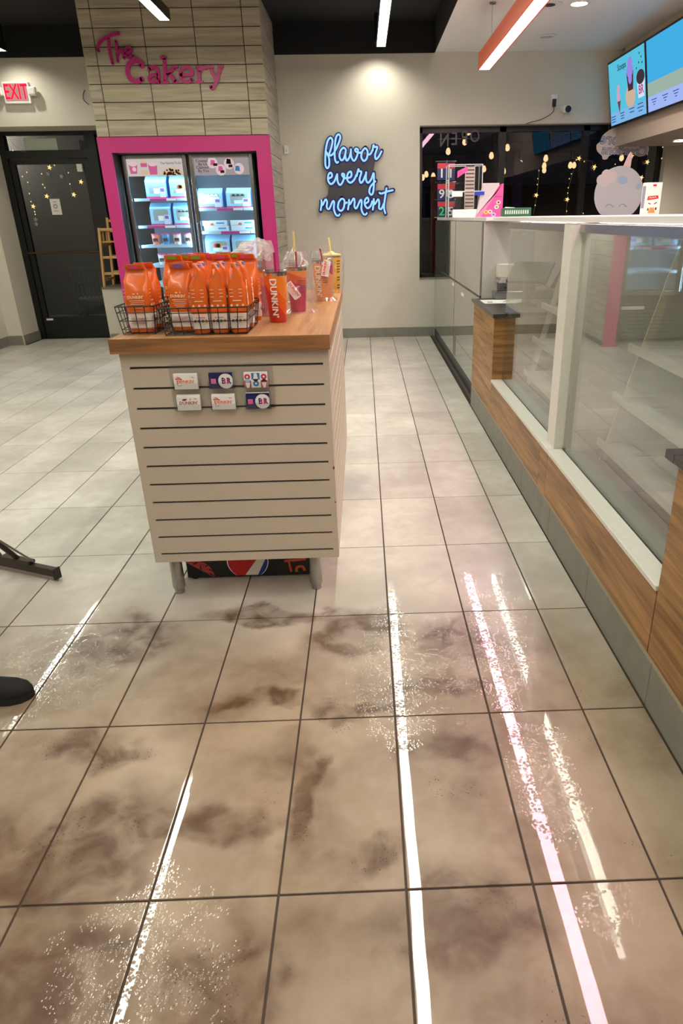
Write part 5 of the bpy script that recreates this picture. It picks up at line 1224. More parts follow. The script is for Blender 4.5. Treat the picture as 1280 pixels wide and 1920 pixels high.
obj('picture', MB().prism(R_(.02, .98, .03, .97), fn, .0003, .001), E_('sky', (64, 168, 220)), t)
obj('sand_band', MB().prism(R_(.02, .98, .20, .42), fn, .0012, .0016), E_('sand', (150, 172, 160)), t)
obj('foot_band', MB().prism(R_(.02, .98, .03, .235), fn, .0018, .0021), E_('lilac band', (156, 176, 236)), t)
q = MB()
for a in (.16, .40, .62, .84):
    for k in range(3): obj('menu_line', MB().prism(R_(a-.06+.02*k, a+.06-.02*k, .175-.035*k, .187-.035*k), fn, .0024, .0027), E_('line', (50, 80, 130)), t)
t, fn, R_ = screen(5.735, 6.86, 'menu screen farthest along the bulkhead from the back wall')
obj('picture', MB().prism(R_(.02, .98, .03, .97), fn, .0003, .001), E_('sky', (64, 168, 220)), t)

# ------------------------------------------------------------------ service counter
CXF = .875
kb = thing('baseboard_counter', None, None, (CXF, 3.3, 0), kind='structure')
ys = [.90, 1.11, 1.72, 2.365, 2.975, 3.59, 4.19, 4.80, 5.57]
for a, b_ in zip(ys, ys[1:]):
    obj('base_tile', B(CXF, CXF+.012, a+.0015, b_-.0015, .0005, .163, bev=.0015), BASET, kb)
struct('trim_6', B(CXF+.002, CXF+.012, .9, 5.57, .1635, .176), mat('beige edge strip', (176, 158, 124), .5))
TOPZ = 1.466
def case(y0, y1, label, end_far):
    t = thing('display_case', label, 'display case', (1.35, (y0+y1)/2, 0), 'glass display cases in the counter')
    obj('wood_panel', B(CXF, CXF+.018, y0+.001, y1-.001, .178, .402, bev=.001), OAK, t)
    obj('plinth', B(CXF+.02, 1.70, y0+.002, y1-.002, .0, .395), mat('plinth grey', (120, 114, 108), .6), t)
    obj('ledge', B(CXF-.006, .946, y0+.001, y1-.001, .403, .422, bev=.002), QUARTZ, t)
    obj('inner_deck', B(.958, 1.70, y0+.002, y1-.002, .403, .416), STEELD, t)
    obj('front_glass', B(.948, .956, y0+.002, y1-.002, .418, 1.402), CASEG, t)
    obj('top_rail', B(.935, .990, y0, y1, 1.400, 1.436, bev=.002), STEEL, t)
    obj('back_panel', B(1.69, 1.70, y0+.002, y1-.002, .416, 1.40), mat('case back', (128, 126, 122), .4), t)
    obj('end_panel', B(.96, 1.69, y1-.012, y1-.004, .417, 1.40), end_far, t)
    obj('light_strip', B(1.0, 1.03, y0+.05, y1-.05, 1.426, 1.434), emis('case strip glow', None, 9, (1, .96, .84)), t)
    for k, (xf_, zz_) in enumerate(((1.165, .93), (1.120, .715), (1.075, .50))):
        s_ = MB(); ya, yb = y0+.02, y1-.14
        s_.box(xf_, 1.66, ya, yb, zz_-.012, zz_-.006); s_.box(xf_-.012, xf_, ya, yb, zz_-.012, zz_+.022)
        s_.box(xf_, 1.66, yb-.004, yb, zz_-.006, zz_+.004)
        sh = obj('shelf', s_, mat('satin shelf steel', (214, 210, 202), .4, metal=.45), t)
        for q in range(4): obj('shelf_slot', B(xf_+.10, xf_+.17, yb-.2-.36*q, yb-.17-.36*q, zz_-.0058, zz_-.004), mat('pale slot steel', (196, 192, 186), .4), sh)
    sl = MB().loft([[Vector((xx+a, y1-.16+b_, z)) for a, b_ in ((-.018, -.004), (.018, -.004), (.018, .004), (-.018, .004))] for xx, z in ((1.095, .417), (1.335, 1.38))])
    obj('shelf_support', sl, mat('cream support', (206, 198, 176), .4), t)
    return t
ENDW = mat('white case end', (206, 202, 192), .4)
case(1.765, 3.098, 'glass display case with three empty steel shelves, near the dark-topped pier', ENDW)
case(3.242, 4.655, 'glass display case beside the cashier counter', glass('clean end glass', (.97, .98, .97), .02))
pst = thing('counter_post', 'cream stone post between the two glass cases', 'post', (.93, 3.17, .42))
obj('post', B(.905, .985, 3.105, 3.236, .4225, 1.434, bev=.002), QUARTZ, pst)
obj('cap', B(.905, .985, 3.105, 3.236, 1.4345, 1.4365), mat('post cap', (180, 168, 156), .5), pst)
obj('inner_panel', B(.99, 1.70, 3.11, 3.232, .4, 1.434), ENDW, pst)
obj('plinth', B(CXF+.02, 1.70, 3.10, 3.24, 0, .3999), MATS['plinth grey'], pst)
obj('wood_panel', B(CXF, CXF+.018, 3.10, 3.24, .178, .402), OAK, pst)
obj('ledge', B(CXF-.006, .946, 3.10, 3.24, .403, .422), QUARTZ, pst)
wt = thing('service_counter', 'white counter top running along above the glass cases', 'countertop', (1.38, 3.1, 1.4375))
obj('counter_top', B(1.0, 1.76, .6, 5.56, 1.4375, TOPZ, bev=.003), mat('pinkish white top', (232, 224, 220), .35), wt)
# piers
def pier(y0, y1, z1, label, far):
    t = thing('counter_pier', label, 'counter', (1.3, (y0+y1)/2, 0), 'oak counter piers')
    c_ = MB().box(CXF+.0005, 1.75, y0, y1, .180, z1); obj('oak_body', c_, [OAK], t)
    obj('end_board', B(CXF+.0006, 1.74, y0-.010, y0-.0005, .180, z1-.001), OAKZ, t)
    obj('toe_recess', B(CXF+.03, 1.75, y0, y1, 0, .179), BLACKM, t)
    obj('dark_top', B(CXF-.018, 1.76, y0 if far else y0-.05, y1+(.0 if not far else .02), z1+.0005, z1+.026, bev=.002), SLAB, t)
    obj('top_lip', B(CXF-.018, .944, y0-.06, y0-.0005, z1+.0005, z1+.026) if far else B(CXF-.018, .944, y1+.0005, y1+.055, z1+.0005, z1+.026), SLAB, t)
    return t
pier(.62, 1.760, .823, 'oak counter pier with a dark top beside the longer glass case', False)
pier(4.668, 5.558, .845, 'oak cashier pier with a dark top holding a paper sheet', True)
# sheet on the cashier top
a0, a1 = at(893, 560, 2, .873), at(950, 568, 2, .873)
t = thing('counter_sheet', 'white printed sheet lying on the cashier counter', 'paper', (1.05, 5.3, .872))
obj('sheet', B(.90, 1.22, 5.20, 5.44, .8718, .8725), PAPER, t)
q = MB(); rr = random.Random(5)
for k in range(9): x = .95+.25*rr.random(); y = 5.23+.18*rr.random(); q.box(x-.02, x+.02, y-.012, y+.012, .8726, .8729)
obj('print', q, mat('brown print', (160, 100, 90), .6), t)

# dipping cabinet by the back wall
dc = thing('dipping_cabinet', 'long ice cream cabinet with mirror-like glass front by the back wall', 'cabinet', (1.35, 7.4, 0))
DXF, D0, D1 = .925, 5.61, 9.235
obj('carcass', B(DXF+.012, 1.74, D0+.004, D1, .02, 1.436), STEELD, dc)
obj('kick', B(DXF+.004, DXF+.012, D0+.01, D1-.01, .004, .115), BLACKM, dc)
REFL = mat('glossy grey glass', (118, 124, 118), .03, coat=1.0, spec=.8)
for a, b_ in ((D0, 7.20), (7.215, D1-.01)):
    obj('lower_glass', B(DXF, DXF+.0115, a+.004, b_-.004, .12, .868, bev=.001), REFL, dc)
    obj('upper_glass', B(DXF, DXF+.0115, a+.004, b_-.004, .885, 1.434, bev=.001), REFL, dc)
    obj('track', B(DXF+.003, DXF+.012, a+.004, b_-.004, .8685, .8845), BLACKM, dc)
obj('joint_strip', B(DXF-.002, DXF+.010, 7.2005, 7.2145, .12, 1.434), CHROME, dc)
obj('end_panel', B(DXF+.014, 1.74, D0-.006, D0+.003, .02, 1.436), mat('pale end laminate', (196, 190, 186), .3), dc)
obj('cabinet_top', B(DXF+.02, 1.76, 5.562, D1-.004, 1.4375, TOPZ, bev=.002), MATS['pinkish white top'], dc)
for y, z in ((7.3, .83), (6.6, .80)): obj('sticker', B(DXF-.0012, DXF-.0003, y-.08, y+.08, z-.014, z+.014), PAPER, dc)
obj('lower_vent', B(DXF-.0016, DXF-.0004, 7.02, 7.19, .14, .42), STEELD, dc)
# things on the cashier pier, in the opening
t = thing('cash_drawer', 'steel cash drawer unit at the back of the cashier counter', 'cash drawer', (1.35, 5.40, .872))
obj('drawer_body', B(1.02, 1.65, 5.46, 5.60-.008, .872, .93, bev=.003), STEEL, t)
obj('drawer_front', B(1.03, 1.64, 5.452, 5.4595, .88, .922), STEELD, t)
t = thing('label_printer', 'dark low printer on the cash drawer', 'printer', (1.2, 5.53, .9305))
obj('body', B(1.06, 1.34, 5.47, 5.598, .9305, .992, bev=.008), mat('printer grey', (74, 70, 74), .4), t)
obj('paper_slot', B(1.09, 1.31, 5.465, 5.4698, .955, .962), BLACKM, t)
t = thing('tray_stack', 'stack of pale trays beneath loose papers behind the cashier counter', 'tray', (1.25, 5.53, .9925), 'x')
del t['group']
for k, (h0, h1, dx) in enumerate(((.9925, 1.012, 0), (1.0125, 1.032, .01), (1.0325, 1.125, -.005))):
    obj('tray', B(1.05+dx, 1.36+dx, 5.47+.004*k, 5.598, h0, h1, bev=.004), (mat('tray grey', (176, 168, 164), .4), MATS['tray grey'], mat('tray cream', (212, 204, 192), .4))[k] if k else mat('tray grey', (176, 168, 164), .4), t)
for k, (x, r) in enumerate(((1.13, .12), (1.26, -.2))):
    o = obj('loose_paper', B(-.07, .07, -.055, .055, 0, .0015).xf(Matrix.Translation((x, 5.535, 1.1262+.002*k)) @ Matrix.Rotation(r, 4, 'Z')), PAPER, t)
t = thing('clipboard', 'grey board leaning against the cabinet end above the papers', 'clipboard', (1.24, 5.58, 1.13))
obj('board', B(1.16, 1.34, 5.590, 5.597, 1.131, 1.36), mat('board grey', (150, 142, 150), .5), t)
obj('clip', B(1.225, 1.275, 5.584, 5.5895, 1.33, 1.352), CHROME, t)
t = thing('added_fill_strip', 'added lit strip under the counter top, brightening the space behind the till', 'lamp', (1.3, 5.1, 1.43))  # strip added to light the cashier opening behind the tills
obj('strip_housing', B(1.28, 1.33, 4.72, 5.50, 1.428, 1.437), WHITE, t)
obj('strip_diffuser', B(1.285, 1.325, 4.73, 5.49, 1.425, 1.4278), emis('added fill strip glow', None, 14, (1, .97, .9)), t)
# point of sale terminal
px_, py_ = 1.165, 5.02
t = thing('pos_terminal', 'black touch screen till on a round stand behind the glass', 'till', (px_, py_, .872))
obj('base', MB().lathe((px_, py_, 0), [(.001, .872), (.085, .8721), (.085, .884), (.05, .892), (.03, .90)], 24), BLACKPL, t, smooth=True)
obj('stem', MB().tube([(px_, py_, .89), (px_, py_+.01, 1.02), (px_+.01, py_, 1.07)], [.03, .026, .03], 12), BLACKPL, t, smooth=True)
scr = B(-.15, .15, -.012, .012, -.10, .10, bev=.006).xf(Matrix.Translation((px_+.02, py_, 1.10)) @ Matrix.Rotation(-.6, 4, 'Z') @ Matrix.Rotation(-.9, 4, 'X'))
obj('screen_case', scr, BLACKPL, t)
t = thing('pos_terminal', 'black till screen turned away beside the other till', 'till', (1.42, 4.95, .872))
obj('base', B(1.36, 1.48, 4.88, 5.02, .872, .89, bev=.006), BLACKPL, t)
obj('stem', MB().tube([(1.42, 4.95, .885), (1.42, 4.97, 1.08)], .02, 10), BLACKPL, t)
obj('screen_case', B(-.14, .14, -.012, .012, -.11, .11, bev=.006).xf(Matrix.Translation((1.42, 4.95, 1.10)) @ Matrix.Rotation(1.0, 4, 'Z') @ Matrix.Rotation(.5, 4, 'X')), BLACKPL, t)
t = thing('card_reader', 'small black card reader beside the till stand', 'card reader', (1.32, 4.82, .872))
obj('body', B(1.285, 1.355, 4.76, 4.88, .872, .905, bev=.008), BLACKPL, t)
obj('cable', MB().tube(cat_rom([(1.32, 4.88, .885), (1.33, 4.93, .96), (1.28, 4.98, 1.02), (1.20, 5.0, 1.0)], 6), .004, 6), BLACKPL, t)
obj('counter_block', B(.97, 1.74, 4.70, 5.55, .83, .8445), SLAB, t) if False else None

# ------------------------------------------------------------------ things on top of the counters
Z0 = TOPZ+.0005
# round unicorn cut-out
uy = 4.15
pl_, pr_ = at(1113, 372, 1, uy), at(1203, 372, 1, uy); ucx = (pl_.x+pr_.x)/2; ur = (pr_.x-pl_.x)/2; ucz = Z0+ur*.80
t = thing('unicorn_cutout', 'round pale blue unicorn face cut-out with closed eyes and a horn', 'cutout', (ucx, uy, Z0))
uf = lambda a, b_, d: Vector((ucx+a*ur, uy-d, ucz+b_*ur))
pts = [(math.cos(2*PI*k/40), max(-.80, math.sin(2*PI*k/40)*1.02)) for k in range(40)]
obj('disc', MB().prism(pts, uf, 0, .006), mat('pale blue board', (146, 151, 156), .5), t)
obj('horn', MB().prism([(.05, .95), (.36, .97), (.38, 1.45), (.30, 1.52), (.22, 1.40)], uf, .0005, .0058), mat('pale pink board', (176, 154, 152), .5), t)
q = MB(); 
for a, b_, r in ((-.78, .52, .20), (-.60, .70, .20), (-.40, .62, .24), (-.62, .48, .22)): disc(q, a, b_, r, uf, .0062, .0075+a*.0005, n=18)
obj('forelock', q, mat('pale cream board', (160, 154, 156), .5), t)
obj('blue_patch', disc(MB(), .78, .25, .12, uf, .0062, .007, n=14), mat('mid blue board', (118, 144, 168), .5), t); obj('blue_patch', disc(MB(), .10, .50, .20, uf, .0062, .007, n=14, ry=.14), MATS['mid blue board'], t)
q = MB()
for cx_ in (-.35, .20): q.ribbon(cat_rom([(cx_-.15, -.50), (cx_-.06, -.40), (cx_+.06, -.40), (cx_+.15, -.50)], 5), .03, uf, .0076, .0084, 0); q.ribbon([(cx_+.15, -.5), (cx_+.22, -.46)], .02, uf, .0076, .0084, 0)
obj('closed_eye', q, mat('grey line', (110, 112, 124), .5), t)
obj('stand', B(ucx-.03, ucx+.03, uy+.0005, uy+.05, Z0, Z0+.12), PAPER, t)
# cone box
a, b_ = at(1213, 345, 1, 4.0), at(1242, 345, 1, 4.0); h_ = at(1228, 342, 1, 4.0).z-Z0
t = thing('cone_box', 'tall white ice cream cone box with a red ribbon and a cartoon-free print', 'box', ((a.x+b_.x)/2, 4.03, Z0))
t['label'] = 'tall white box with a red ribbon and brown print beside the unicorn cut-out'
x0, x1 = a.x, b_.x; bf = lambda u, v, d: Vector((x0+(x1-x0)*u, 4.0-d, Z0+h_*v))
obj('carton', B(x0, x1, 4.0, 4.06, Z0, Z0+h_, bev=.001), PAPER, t)
obj('red_ribbon', MB().prism([(.12, .45), (.85, .50), (.80, .60), (.15, .57)], bf, .0004, .001), mat('red ribbon print', (200, 36, 40), .4), t)
obj('ribbon_script', text_mb('Cones', .055, lambda u, v, d: bf(.48+u*4.0, .525+v, d), .0012, .0016, .02, rot=.04) if False else MB().ribbon([(.22, .51), (.30, .54), (.38, .51), (.46, .55), (.54, .52), (.62, .56), (.70, .53)], .02, bf, .0012, .0016, 0), PAPER, t)
obj('red_badge', MB().prism([(.40, .88), (.62, .88), (.62, .94), (.40, .94)], bf, .0004, .001), MATS['red ribbon print'], t)
obj('cone_print', MB().prism([(.25, .05), (.72, .05), (.62, .22), (.36, .22)], bf, .0004, .001), mat('tan print', (206, 150, 80), .5), t)
q = MB(); q.ribbon([(.22, .36), (.38, .33)], .03, bf, .0004, .001, 0); q.ribbon([(.60, .33), (.78, .38)], .03, bf, .0004, .001, 0); q.prism([(.20, .12), (.28, .12), (.28, .2), (.2, .2)], bf, .0004, .001); q.prism([(.7, .14), (.8, .14), (.8, .22), (.7, .22)], bf, .0004, .001)
obj('dark_print', q, mat('navy dark print', (50, 40, 60), .5), t)
obj('side_print', B(x0-.0008, x0-.0002, 4.01, 4.05, Z0+h_*.2, Z0+h_*.9), mat('grey blue print', (140, 146, 166), .5), t)
# pink sloping organiser with stickers
oy = 6.55; a, b_ = at(890, 404, 1, oy), at(944, 344, 1, oy)
t = thing('pink_organiser', 'pink sloping desk organiser with stickers on the cabinet top', 'organiser', ((a.x+b_.x)/2, oy, Z0))
ow = b_.x-a.x; oh = b_.z-Z0; og = lambda u, v, d: Vector((a.x+ow*u, oy+d, Z0+oh*v))
PNK = mat('hot pink board', (232, 84, 160), .45)
obj('front_side', MB().prism([(.22, 0), (1, 0), (1, 1), (.95, .98)], og, 0, .004), PNK, t)
obj('back_side', MB().prism([(.22, 0), (1, 0), (1, 1), (.95, .98)], og, .12, .124), PNK, t)
obj('spine', MB().prism([(.985, 0), (1, 0), (1, 1), (.985, 1)], og, .0045, .1195), PNK, t)
obj('sloping_front', MB().prism([(.0, 0), (.22, 0), (.95, .98), (.85, .80)], og, .0045, .012), mat('pale pink board 2', (240, 130, 180), .45), t)
for k, (u, v, c) in enumerate(((.55, .16, (236, 220, 206)), (.78, .30, (206, 220, 200)), (.68, .07, (190, 196, 230)), (.84, .44, (210, 210, 190)), (.40, .15, (230, 200, 80)))):
    obj('sticker', disc(MB(), u, v, .085, og, -.0012, -.0004, n=10, ry=.065), mat('sticker c%d' % k, c, .5), t)
    obj('sticker_mark', disc(MB(), u, v, .04, og, -.002, -.0014, n=8, ry=.03), mat('sticker d%d' % k, ((200, 60, 50), (60, 140, 60), (80, 90, 170), (60, 50, 50), (200, 90, 40))[k], .5), t)
obj('slit', MB().prism([(.68, .60), (.94, .60), (.94, .62), (.68, .62)], og, -.0012, -.0004), mat('dark pink', (150, 30, 90), .5), t)
# green box
gy = 6.3; a, b_ = at(942, 404, 1, gy), at(996, 389, 1, gy)
t = thing('green_box', 'low green box with white lettering beside the pink organiser', 'box', ((a.x+b_.x)/2, gy, Z0))
obj('carton', B(a.x, b_.x, gy, gy+.1, Z0, b_.z, bev=.002), mat('green carton', (36, 92, 66), .45), t)
gf = lambda u, v, d: Vector((a.x+(b_.x-a.x)*u, gy-d, Z0+(b_.z-Z0)*v)); q = MB(); rr = random.Random(9)
for k in range(11): u = .10+.078*k; q.prism([(u-.025, .3), (u+.025, .28), (u+.02, .75), (u-.022, .72)], gf, .0004, .001)
obj('print', q, mat('pale green print', (190, 216, 196), .5), t)
t = thing('folded_napkin', 'crumpled white napkin on the cabinet top by the green box', 'napkin', (1.36, 6.9, Z0))
bm = bmesh.new(); bmesh.ops.create_icosphere(bm, subdivisions=3, radius=1); pn_ = at(957, 388, 1, 6.75)
for v in bm.verts: q_ = v.co.copy(); k_ = 1+.5*mnoise.noise(q_*2.5); v.co = Vector((pn_.x+q_.x*.09*k_, 6.75+q_.y*.05*k_, Z0+max(0, .035+q_.z*.035*k_)+.01*mnoise.noise(q_*6)+.006))
mb = MB(); bm.verts.index_update(); mb.add([v.co.copy() for v in bm.verts], [[v.index for v in f.verts] for f in bm.faces]); bm.free(); obj('napkin', mb, PAPER, t)
t = thing('white_binder', 'white document holder behind the pink organiser', 'binder', (1.3, 7.0, Z0)); a, b_ = at(892, 404, 1, 6.9), at(930, 343, 1, 6.9)
obj('holder', MB().prism([(a.x, Z0), (b_.x+.03, Z0), (b_.x+.03, b_.z), (a.x+.06, b_.z)], lambda u, v, d: Vector((u, 6.9+d, v)), 0, .05), mat('grey white board', (206, 204, 206), .5), t)
obj('blue_clip', B(a.x-.02, a.x+.07, 6.885, 6.8995, b_.z-.10, b_.z-.07), mat('royal blue plastic', (30, 70, 200), .4), t)
# clear rack and number candle packs
ry_ = 7.6; a, b_ = at(840, 402, 1, ry_), at(905, 308, 1, ry_)
t = thing('acrylic_rack', 'tall clear acrylic display rack with price cards on the cabinet top', 'rack', ((a.x+b_.x)/2, ry_, Z0))
rw, rh = b_.x-a.x, b_.z-Z0
for x in (a.x, b_.x-.004): obj('side', B(x, x+.004, ry_, ry_+.22, Z0, b_.z), ACRYL, t)
obj('back', B(a.x, b_.x, ry_+.221, ry_+.225, Z0, b_.z), ACRYL, t)
for k in range(3): obj('shelf', B(a.x+.005, b_.x-.005, ry_+.002, ry_+.22, Z0+.006+rh*.33*k, Z0+.010+rh*.33*k), ACRYL, t)
for (u, v) in ((a.x, ry_), (b_.x, ry_), (a.x, ry_+.225), (b_.x, ry_+.225)): obj('edge_post', MB().tube([(u, v, Z0), (u, v, b_.z)], .005, 6), mat('acrylic edge', (206, 210, 214), .2), t)
for zz_ in (Z0+rh*.5, b_.z): obj('edge_rail', MB().tube([(a.x, ry_, zz_), (b_.x, ry_, zz_), (b_.x, ry_+.225, zz_), (a.x, ry_+.225, zz_), (a.x, ry_, zz_)], .004, 6), MATS['acrylic edge'], t)
obj('price_list', B(a.x+rw*.52, a.x+rw*.82, ry_+.10, ry_+.104, Z0+.08, b_.z-.01), mat('tan list card', (196, 182, 170), .6), t)
q = MB()
for k in range(12): q.box(a.x+rw*.54, a.x+rw*.80, ry_+.098, ry_+.0995, Z0+.10+.034*k, Z0+.112+.034*k)
obj('list_lines', q, mat('list dark', (80, 70, 70), .6), t)
obj('pink_tag', MB().prism([(a.x+rw*.25, b_.z-.12), (a.x+rw*.55, b_.z-.06), (a.x+rw*.55, b_.z-.015), (a.x+rw*.25, b_.z-.06)], lambda u, v, d: Vector((u, ry_-.002-d, v)), 0, .002), PNK, t)
obj('price_card', B(a.x+rw*.10, a.x+rw*.42, ry_-.006, ry_-.002, Z0+rh*.40, Z0+rh*.50), PAPER, t)
obj('front_tray', B(a.x+rw*.12, b_.x+.02, ry_-.035, ry_-.007, Z0, Z0+.075, bev=.003), PAPER, t)
rk = thing('candle_rack', 'wire rack post with hanging number candle packs', 'rack', (1.05, 7.95, Z0))
ca = at(835, 300, 1, 7.95)
obj('post', MB().tube([(ca.x+.02, 8.0, Z0), (ca.x+.02, 8.0, ca.z)], .006, 8), CHROME, rk)
obj('foot', B(ca.x-.10, ca.x+.14, 7.93, 8.07, Z0-.0002, Z0+.006), CHROME, rk)
for z_ in (302, 341, 374):
    zz_ = at(835, z_, 1, 7.95).z; obj('peg', MB().tube([(ca.x-.10, 7.995, zz_), (ca.x+.12, 7.995, zz_)], .004, 6).tube([(ca.x-.055, 7.995, zz_), (ca.x-.055, 7.93, zz_)], .003, 6).tube([(ca.x+.055, 7.995, zz_), (ca.x+.055, 7.93, zz_)], .003, 6), CHROME, rk)
PK = ((828, 305, '1', 'top row beside the window edge'), (845, 305, '1', 'top row by the acrylic rack'), (828, 344, '9', 'middle row beside the window edge'), (845, 344, '8', 'middle row by the acrylic rack'), (828, 377, '2', 'bottom row beside the window edge'), (845, 377, '5', 'bottom row by the acrylic rack'))
for px2, py2, dg, wh in PK:
    p = at(px2, py2, 1, 7.94)
    t = thing('candle_pack', 'blue and red number %s candle pack, %s' % (dg, wh), 'candle pack', (p.x, 7.94, p.z), 'number candle packs on the rack')
    obj('card', B(p.x-.046, p.x+.046, 7.94, 7.943, p.z-.165, p.z), mat('pack blue', (30, 44, 96), .4), t)
    obj('red_header', B(p.x-.044, p.x+.044, 7.9385, 7.9395, p.z-.055, p.z-.008), mat('pack red', (196, 44, 56), .4), t)
    obj('number_candle', text_mb(dg, .12, lambda u, v, d: Vector((p.x+u, 7.938-d, p.z-.105+v)), 0, .012, .01, sx=1.1), mat('candle green', (60, 210, 90), .4) if dg == '2' else mat('candle white', (220, 228, 226), .4), t)

# ------------------------------------------------------------------ squeegee, and the person mopping just out of frame
sA, sB = at(108, 1078, 2, .03), at(-70, 1040, 2, .03)
sd = (sB-sA); sd.z = 0; SL = .46; sd.normalize()
sc0 = sA+sd*SL/2; ang = math.atan2(sd.y, sd.x)
sq = thing('floor_squeegee', 'dark metal floor squeegee with a grey rubber blade', 'squeegee', (sc0.x, sc0.y, 0))
TM = Matrix.Translation((sc0.x, sc0.y, 0)) @ Matrix.Rotation(ang, 4, 'Z')
DM = mat('dark worn metal', (62, 54, 48), .4, metal=.6)
obj('channel', MB().box(-SL/2, SL/2, -.012, .016, .052, .062).box(-SL/2, SL/2, -.012, -.006, .026, .052).box(-SL/2, SL/2, .010, .016, .026, .052).xf(TM), DM, sq)
obj('rubber_blade', B(-SL/2, SL/2, -.004, .006, .0005, .05).xf(TM), mat('grey rubber', (168, 148, 148), .6), sq)
for s_ in (-1, 1): obj('end_cap', B(s_*SL/2-.006, s_*SL/2+.006, -.018, .022, .012, .066, bev=.003).xf(TM), BLACKPL, sq)
obj('bracket', B(-.09, .09, -.02, .02, .0625, .078, bev=.003).xf(TM), DM, sq)
hand_p = Vector((-1.98, 2.22, 1.02))
top = Vector((-2.02, 2.08, 1.38)); base = TM @ Vector((0, 0, .075))
for s_ in (-1, 1): obj('brace', MB().tube([TM @ Vector((s_*.10, 0, .075)), base+(top-base)*.16], .005, 8), STEELD, sq, smooth=True)
obj('pole', MB().tube([base, base+(top-base)*1.0], .0125, 12), DM, sq, smooth=True)

pe = thing('person', 'person in black shoes and dark clothes mopping beside the wet tiles', 'person', (-1.60, 2.0, 0))
def skin_mesh(name, verts, edges, radii, m, parent, sub=2, rootv=0):
    me = bpy.data.meshes.new(name); o0 = root_loc(parent); me.from_pydata([tuple(Vector(v)-o0) for v in verts], edges, [])
    o = bpy.data.objects.new(name, me); COL.objects.link(o); o.parent = parent
    sk = o.modifiers.new('skin', 'SKIN'); sk.use_smooth_shade = True
    for i, r in enumerate(radii):
        d = me.skin_vertices[0].data[i]; d.radius = (r, r) if not isinstance(r, tuple) else r; d.use_root = (i == rootv)
    s_ = o.modifiers.new('sub', 'SUBSURF'); s_.levels = sub; s_.render_levels = sub
    me.materials.append(m); return o
DCL = mat('dark work clothes', (30, 30, 36), .8); SKN = mat('skin', (176, 128, 100), .5); HAIR = mat('dark hair', (30, 22, 18), .6)
# pose: facing +X, front foot toward the frame, leaning a little on the pole
V_ = [(-1.70, 2.02, .95), (-1.69, 2.02, 1.12), (-1.67, 2.02, 1.30), (-1.66, 2.02, 1.42), (-1.65, 2.02, 1.49),   # pelvis, waist, chest, neck base, neck
      (-1.67, 1.92, .90), (-1.55, 1.89, .50), (-1.405, 1.872, .07),       # right leg (front foot)
      (-1.74, 2.12, .90), (-1.80, 2.16, .48), (-1.915, 2.18, .07),        # left leg
      (-1.68, 1.84, 1.38), (-1.80, 1.86, 1.12), (-1.97, 2.06, 1.16),     # right arm to the pole
      (-1.69, 2.20, 1.38), (-1.80, 2.34, 1.14), (-1.955, 2.24, .98)]
E2 = [(0, 1), (1, 2), (2, 3), (3, 4), (0, 5), (5, 6), (6, 7), (0, 8), (8, 9), (9, 10), (2, 11), (11, 12), (12, 13), (2, 14), (14, 15), (15, 16)]
RR = [.13, .13, .15, .08, .055, .095, .065, .048, .095, .065, .048, .06, .045, .034, .06, .045, .034]
skin_mesh('body', V_, E2, RR, DCL, pe)
bm = bmesh.new(); bmesh.ops.create_uvsphere(bm, u_segments=24, v_segments=16, radius=1)
hc_ = Vector((-1.63, 2.02, 1.63)); mb = MB(); bm.verts.index_update()
for v in bm.verts:
    p = v.co; k = 1-.12*max(0, -p.z); q = Vector((p.x*.098*k, p.y*.078*k, p.z*.122))
    if p.x > .6 and abs(p.y) < .25 and -.25 < p.z < .2: q.x += .016*(1-abs(p.y)/.25)
    v.co = hc_+q
mb.add([v.co.copy() for v in bm.verts], [[v.index for v in f.verts] for f in bm.faces]); bm.free()
head = obj('head', mb, SKN, pe, smooth=True)
obj('neck', MB().tube([(-1.652, 2.02, 1.44), (-1.645, 2.02, 1.50), (-1.64, 2.02, 1.57)], [.062, .052, .055], 14), SKN, pe, smooth=True)
hm = MB().lathe(hc_, [(.02, .136), (.07, .118), (.096, .07), (.104, .02), (.100, -.03), (.080, -.05)], 20); hm.v = [Vector((p.x-.016, hc_.y+(p.y-hc_.y)*.84, p.z)) for p in hm.v]
obj('hair', hm, HAIR, pe, smooth=True)
for s_ in (-1, 1): obj('ear', MB().lathe((hc_.x-.005, hc_.y+s_*.077, hc_.z-.01), [(.002, -.03), (.014, -.012), (.016, .012), (.004, .03)], 10), SKN, head)
for s_ in (-1, 1): obj('eye', MB().lathe((hc_.x+.088, hc_.y+s_*.030, hc_.z+.005), [(.001, -.007), (.010, 0), (.001, .007)], 10), PAPER, head)
obj('mouth', B(hc_.x+.078, hc_.x+.088, hc_.y-.022, hc_.y+.022, hc_.z-.062, hc_.z-.054), mat('lips', (140, 76, 70), .5), head)
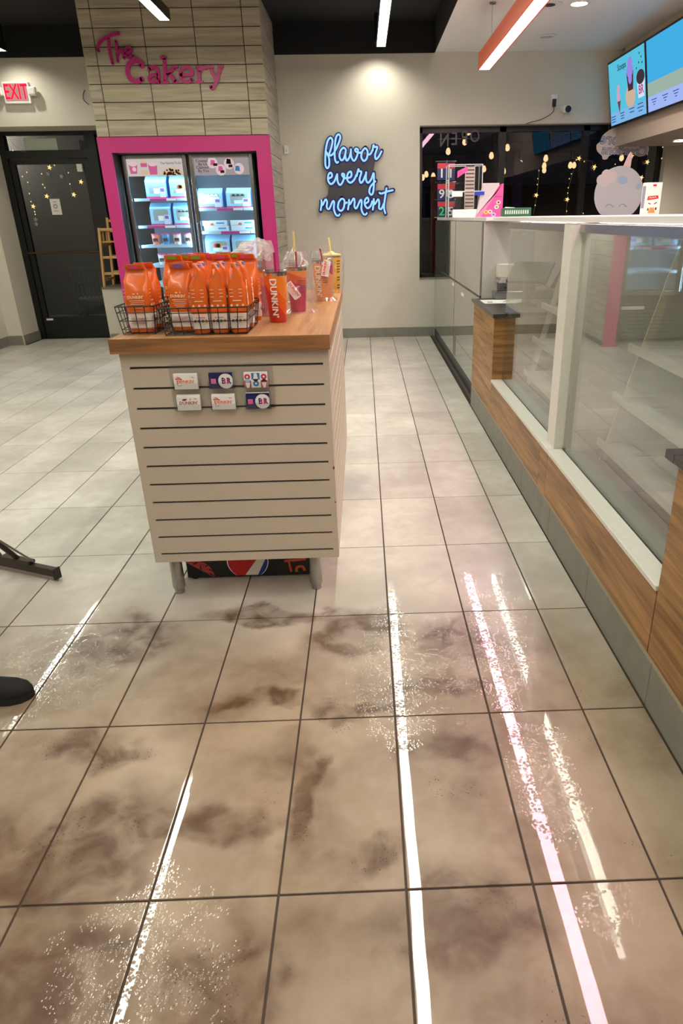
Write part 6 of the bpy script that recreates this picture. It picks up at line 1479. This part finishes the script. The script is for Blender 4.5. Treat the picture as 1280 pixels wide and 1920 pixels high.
def hand(pw, along, side):
    """palm plus five curled fingers closing on the pole"""
    ax = (top-base).normalized(); n = along-ax*along.dot(ax); n.normalize(); t2 = ax.cross(n)
    verts = [pw-n*.075, pw-n*.03]; ed = [(0, 1)]; ra = [.028, .026]
    for k in range(4):
        b0 = len(verts); o_ = ax*(.027-.018*k)*1.0
        L_ = (.92, 1, .95, .8)[k]
        verts += [pw-n*.018+o_+t2*.022*side, pw+n*.012*L_+o_+t2*.026*side, pw+n*.026*L_+o_+t2*.004*side, pw+n*.016*L_+o_-t2*.016*side]
        ed += [(1, b0), (b0, b0+1), (b0+1, b0+2), (b0+2, b0+3)]; ra += [.0095, .0088, .008, .0072]
    b0 = len(verts); verts += [pw-n*.03-t2*.018*side+ax*.03, pw-n*.005-t2*.024*side+ax*.035, pw+n*.012-t2*.018*side+ax*.028]; ed += [(1, b0), (b0, b0+1), (b0+1, b0+2)]; ra += [.011, .0098, .008]
    skin_mesh('hand', verts, ed, ra, SKN, pe, 1)
u_ = (1.16-base.z)/(top.z-base.z); h1 = base+(top-base)*u_; hand(h1, (h1-Vector(V_[12])).normalized(), 1)
u_ = (.98-base.z)/(top.z-base.z); h2 = base+(top-base)*u_; hand(h2, (h2-Vector(V_[15])).normalized(), -1)
def shoe(heel, toe_dir, L_=.285):
    d = Vector(toe_dir).normalized(); n = Vector((-d.y, d.x, 0)); heel = Vector(heel)
    SW = [(0, .030, .0), (.06, .038, 0), (.18, .040, 0), (.40, .037, .001), (.62, .047, .003), (.78, .048, .003), (.90, .038, .002), (.97, .022, .001), (1.0, .006, 0)]
    def ring(u, w_, off, zs_):
        return [heel+d*(u*L_)+n*(w_*math.cos(a)*1.0+off)+Vector((0, 0, z)) for a, z in zs_]
    sole = MB().loft([[heel+d*(u*L_)+n*(off+s_*w_*1.07)+Vector((0, 0, z)) for s_, z in ((-1, .001), (1, .001), (1.0, .022), (-1.0, .022))] for u, w_, off in SW])
    obj('shoe_sole', sole, mat('black rubber sole', (24, 23, 24), .6), pe, smooth=True)
    hts = (.075, .088, .092, .086, .070, .060, .052, .040, .024)
    up = []
    for (u, w_, off), h in zip(SW, hts):
        up.append([heel+d*(u*L_)+n*(off+w_*math.copysign(abs(math.cos(a))**.7, math.cos(a)))+Vector((0, 0, .0222+max(0, math.sin(a))**.75*(h-.022))) for a in [PI*k/12 for k in range(13)]])
    obj('shoe_upper', MB().loft(up), mat('black knit shoe', (17, 16, 18), .85, bump=.15, nscale=400), pe, smooth=True)
toe = at(62, 1296, 2, .02)
shoe((toe.x-.285, toe.y-.012, 0), (1, .045, 0))
shoe((-1.98, 2.17, 0), (1, .15, 0))
for p_ in bpy.data.objects:
    if p_.type == 'MESH': p_.data.update()
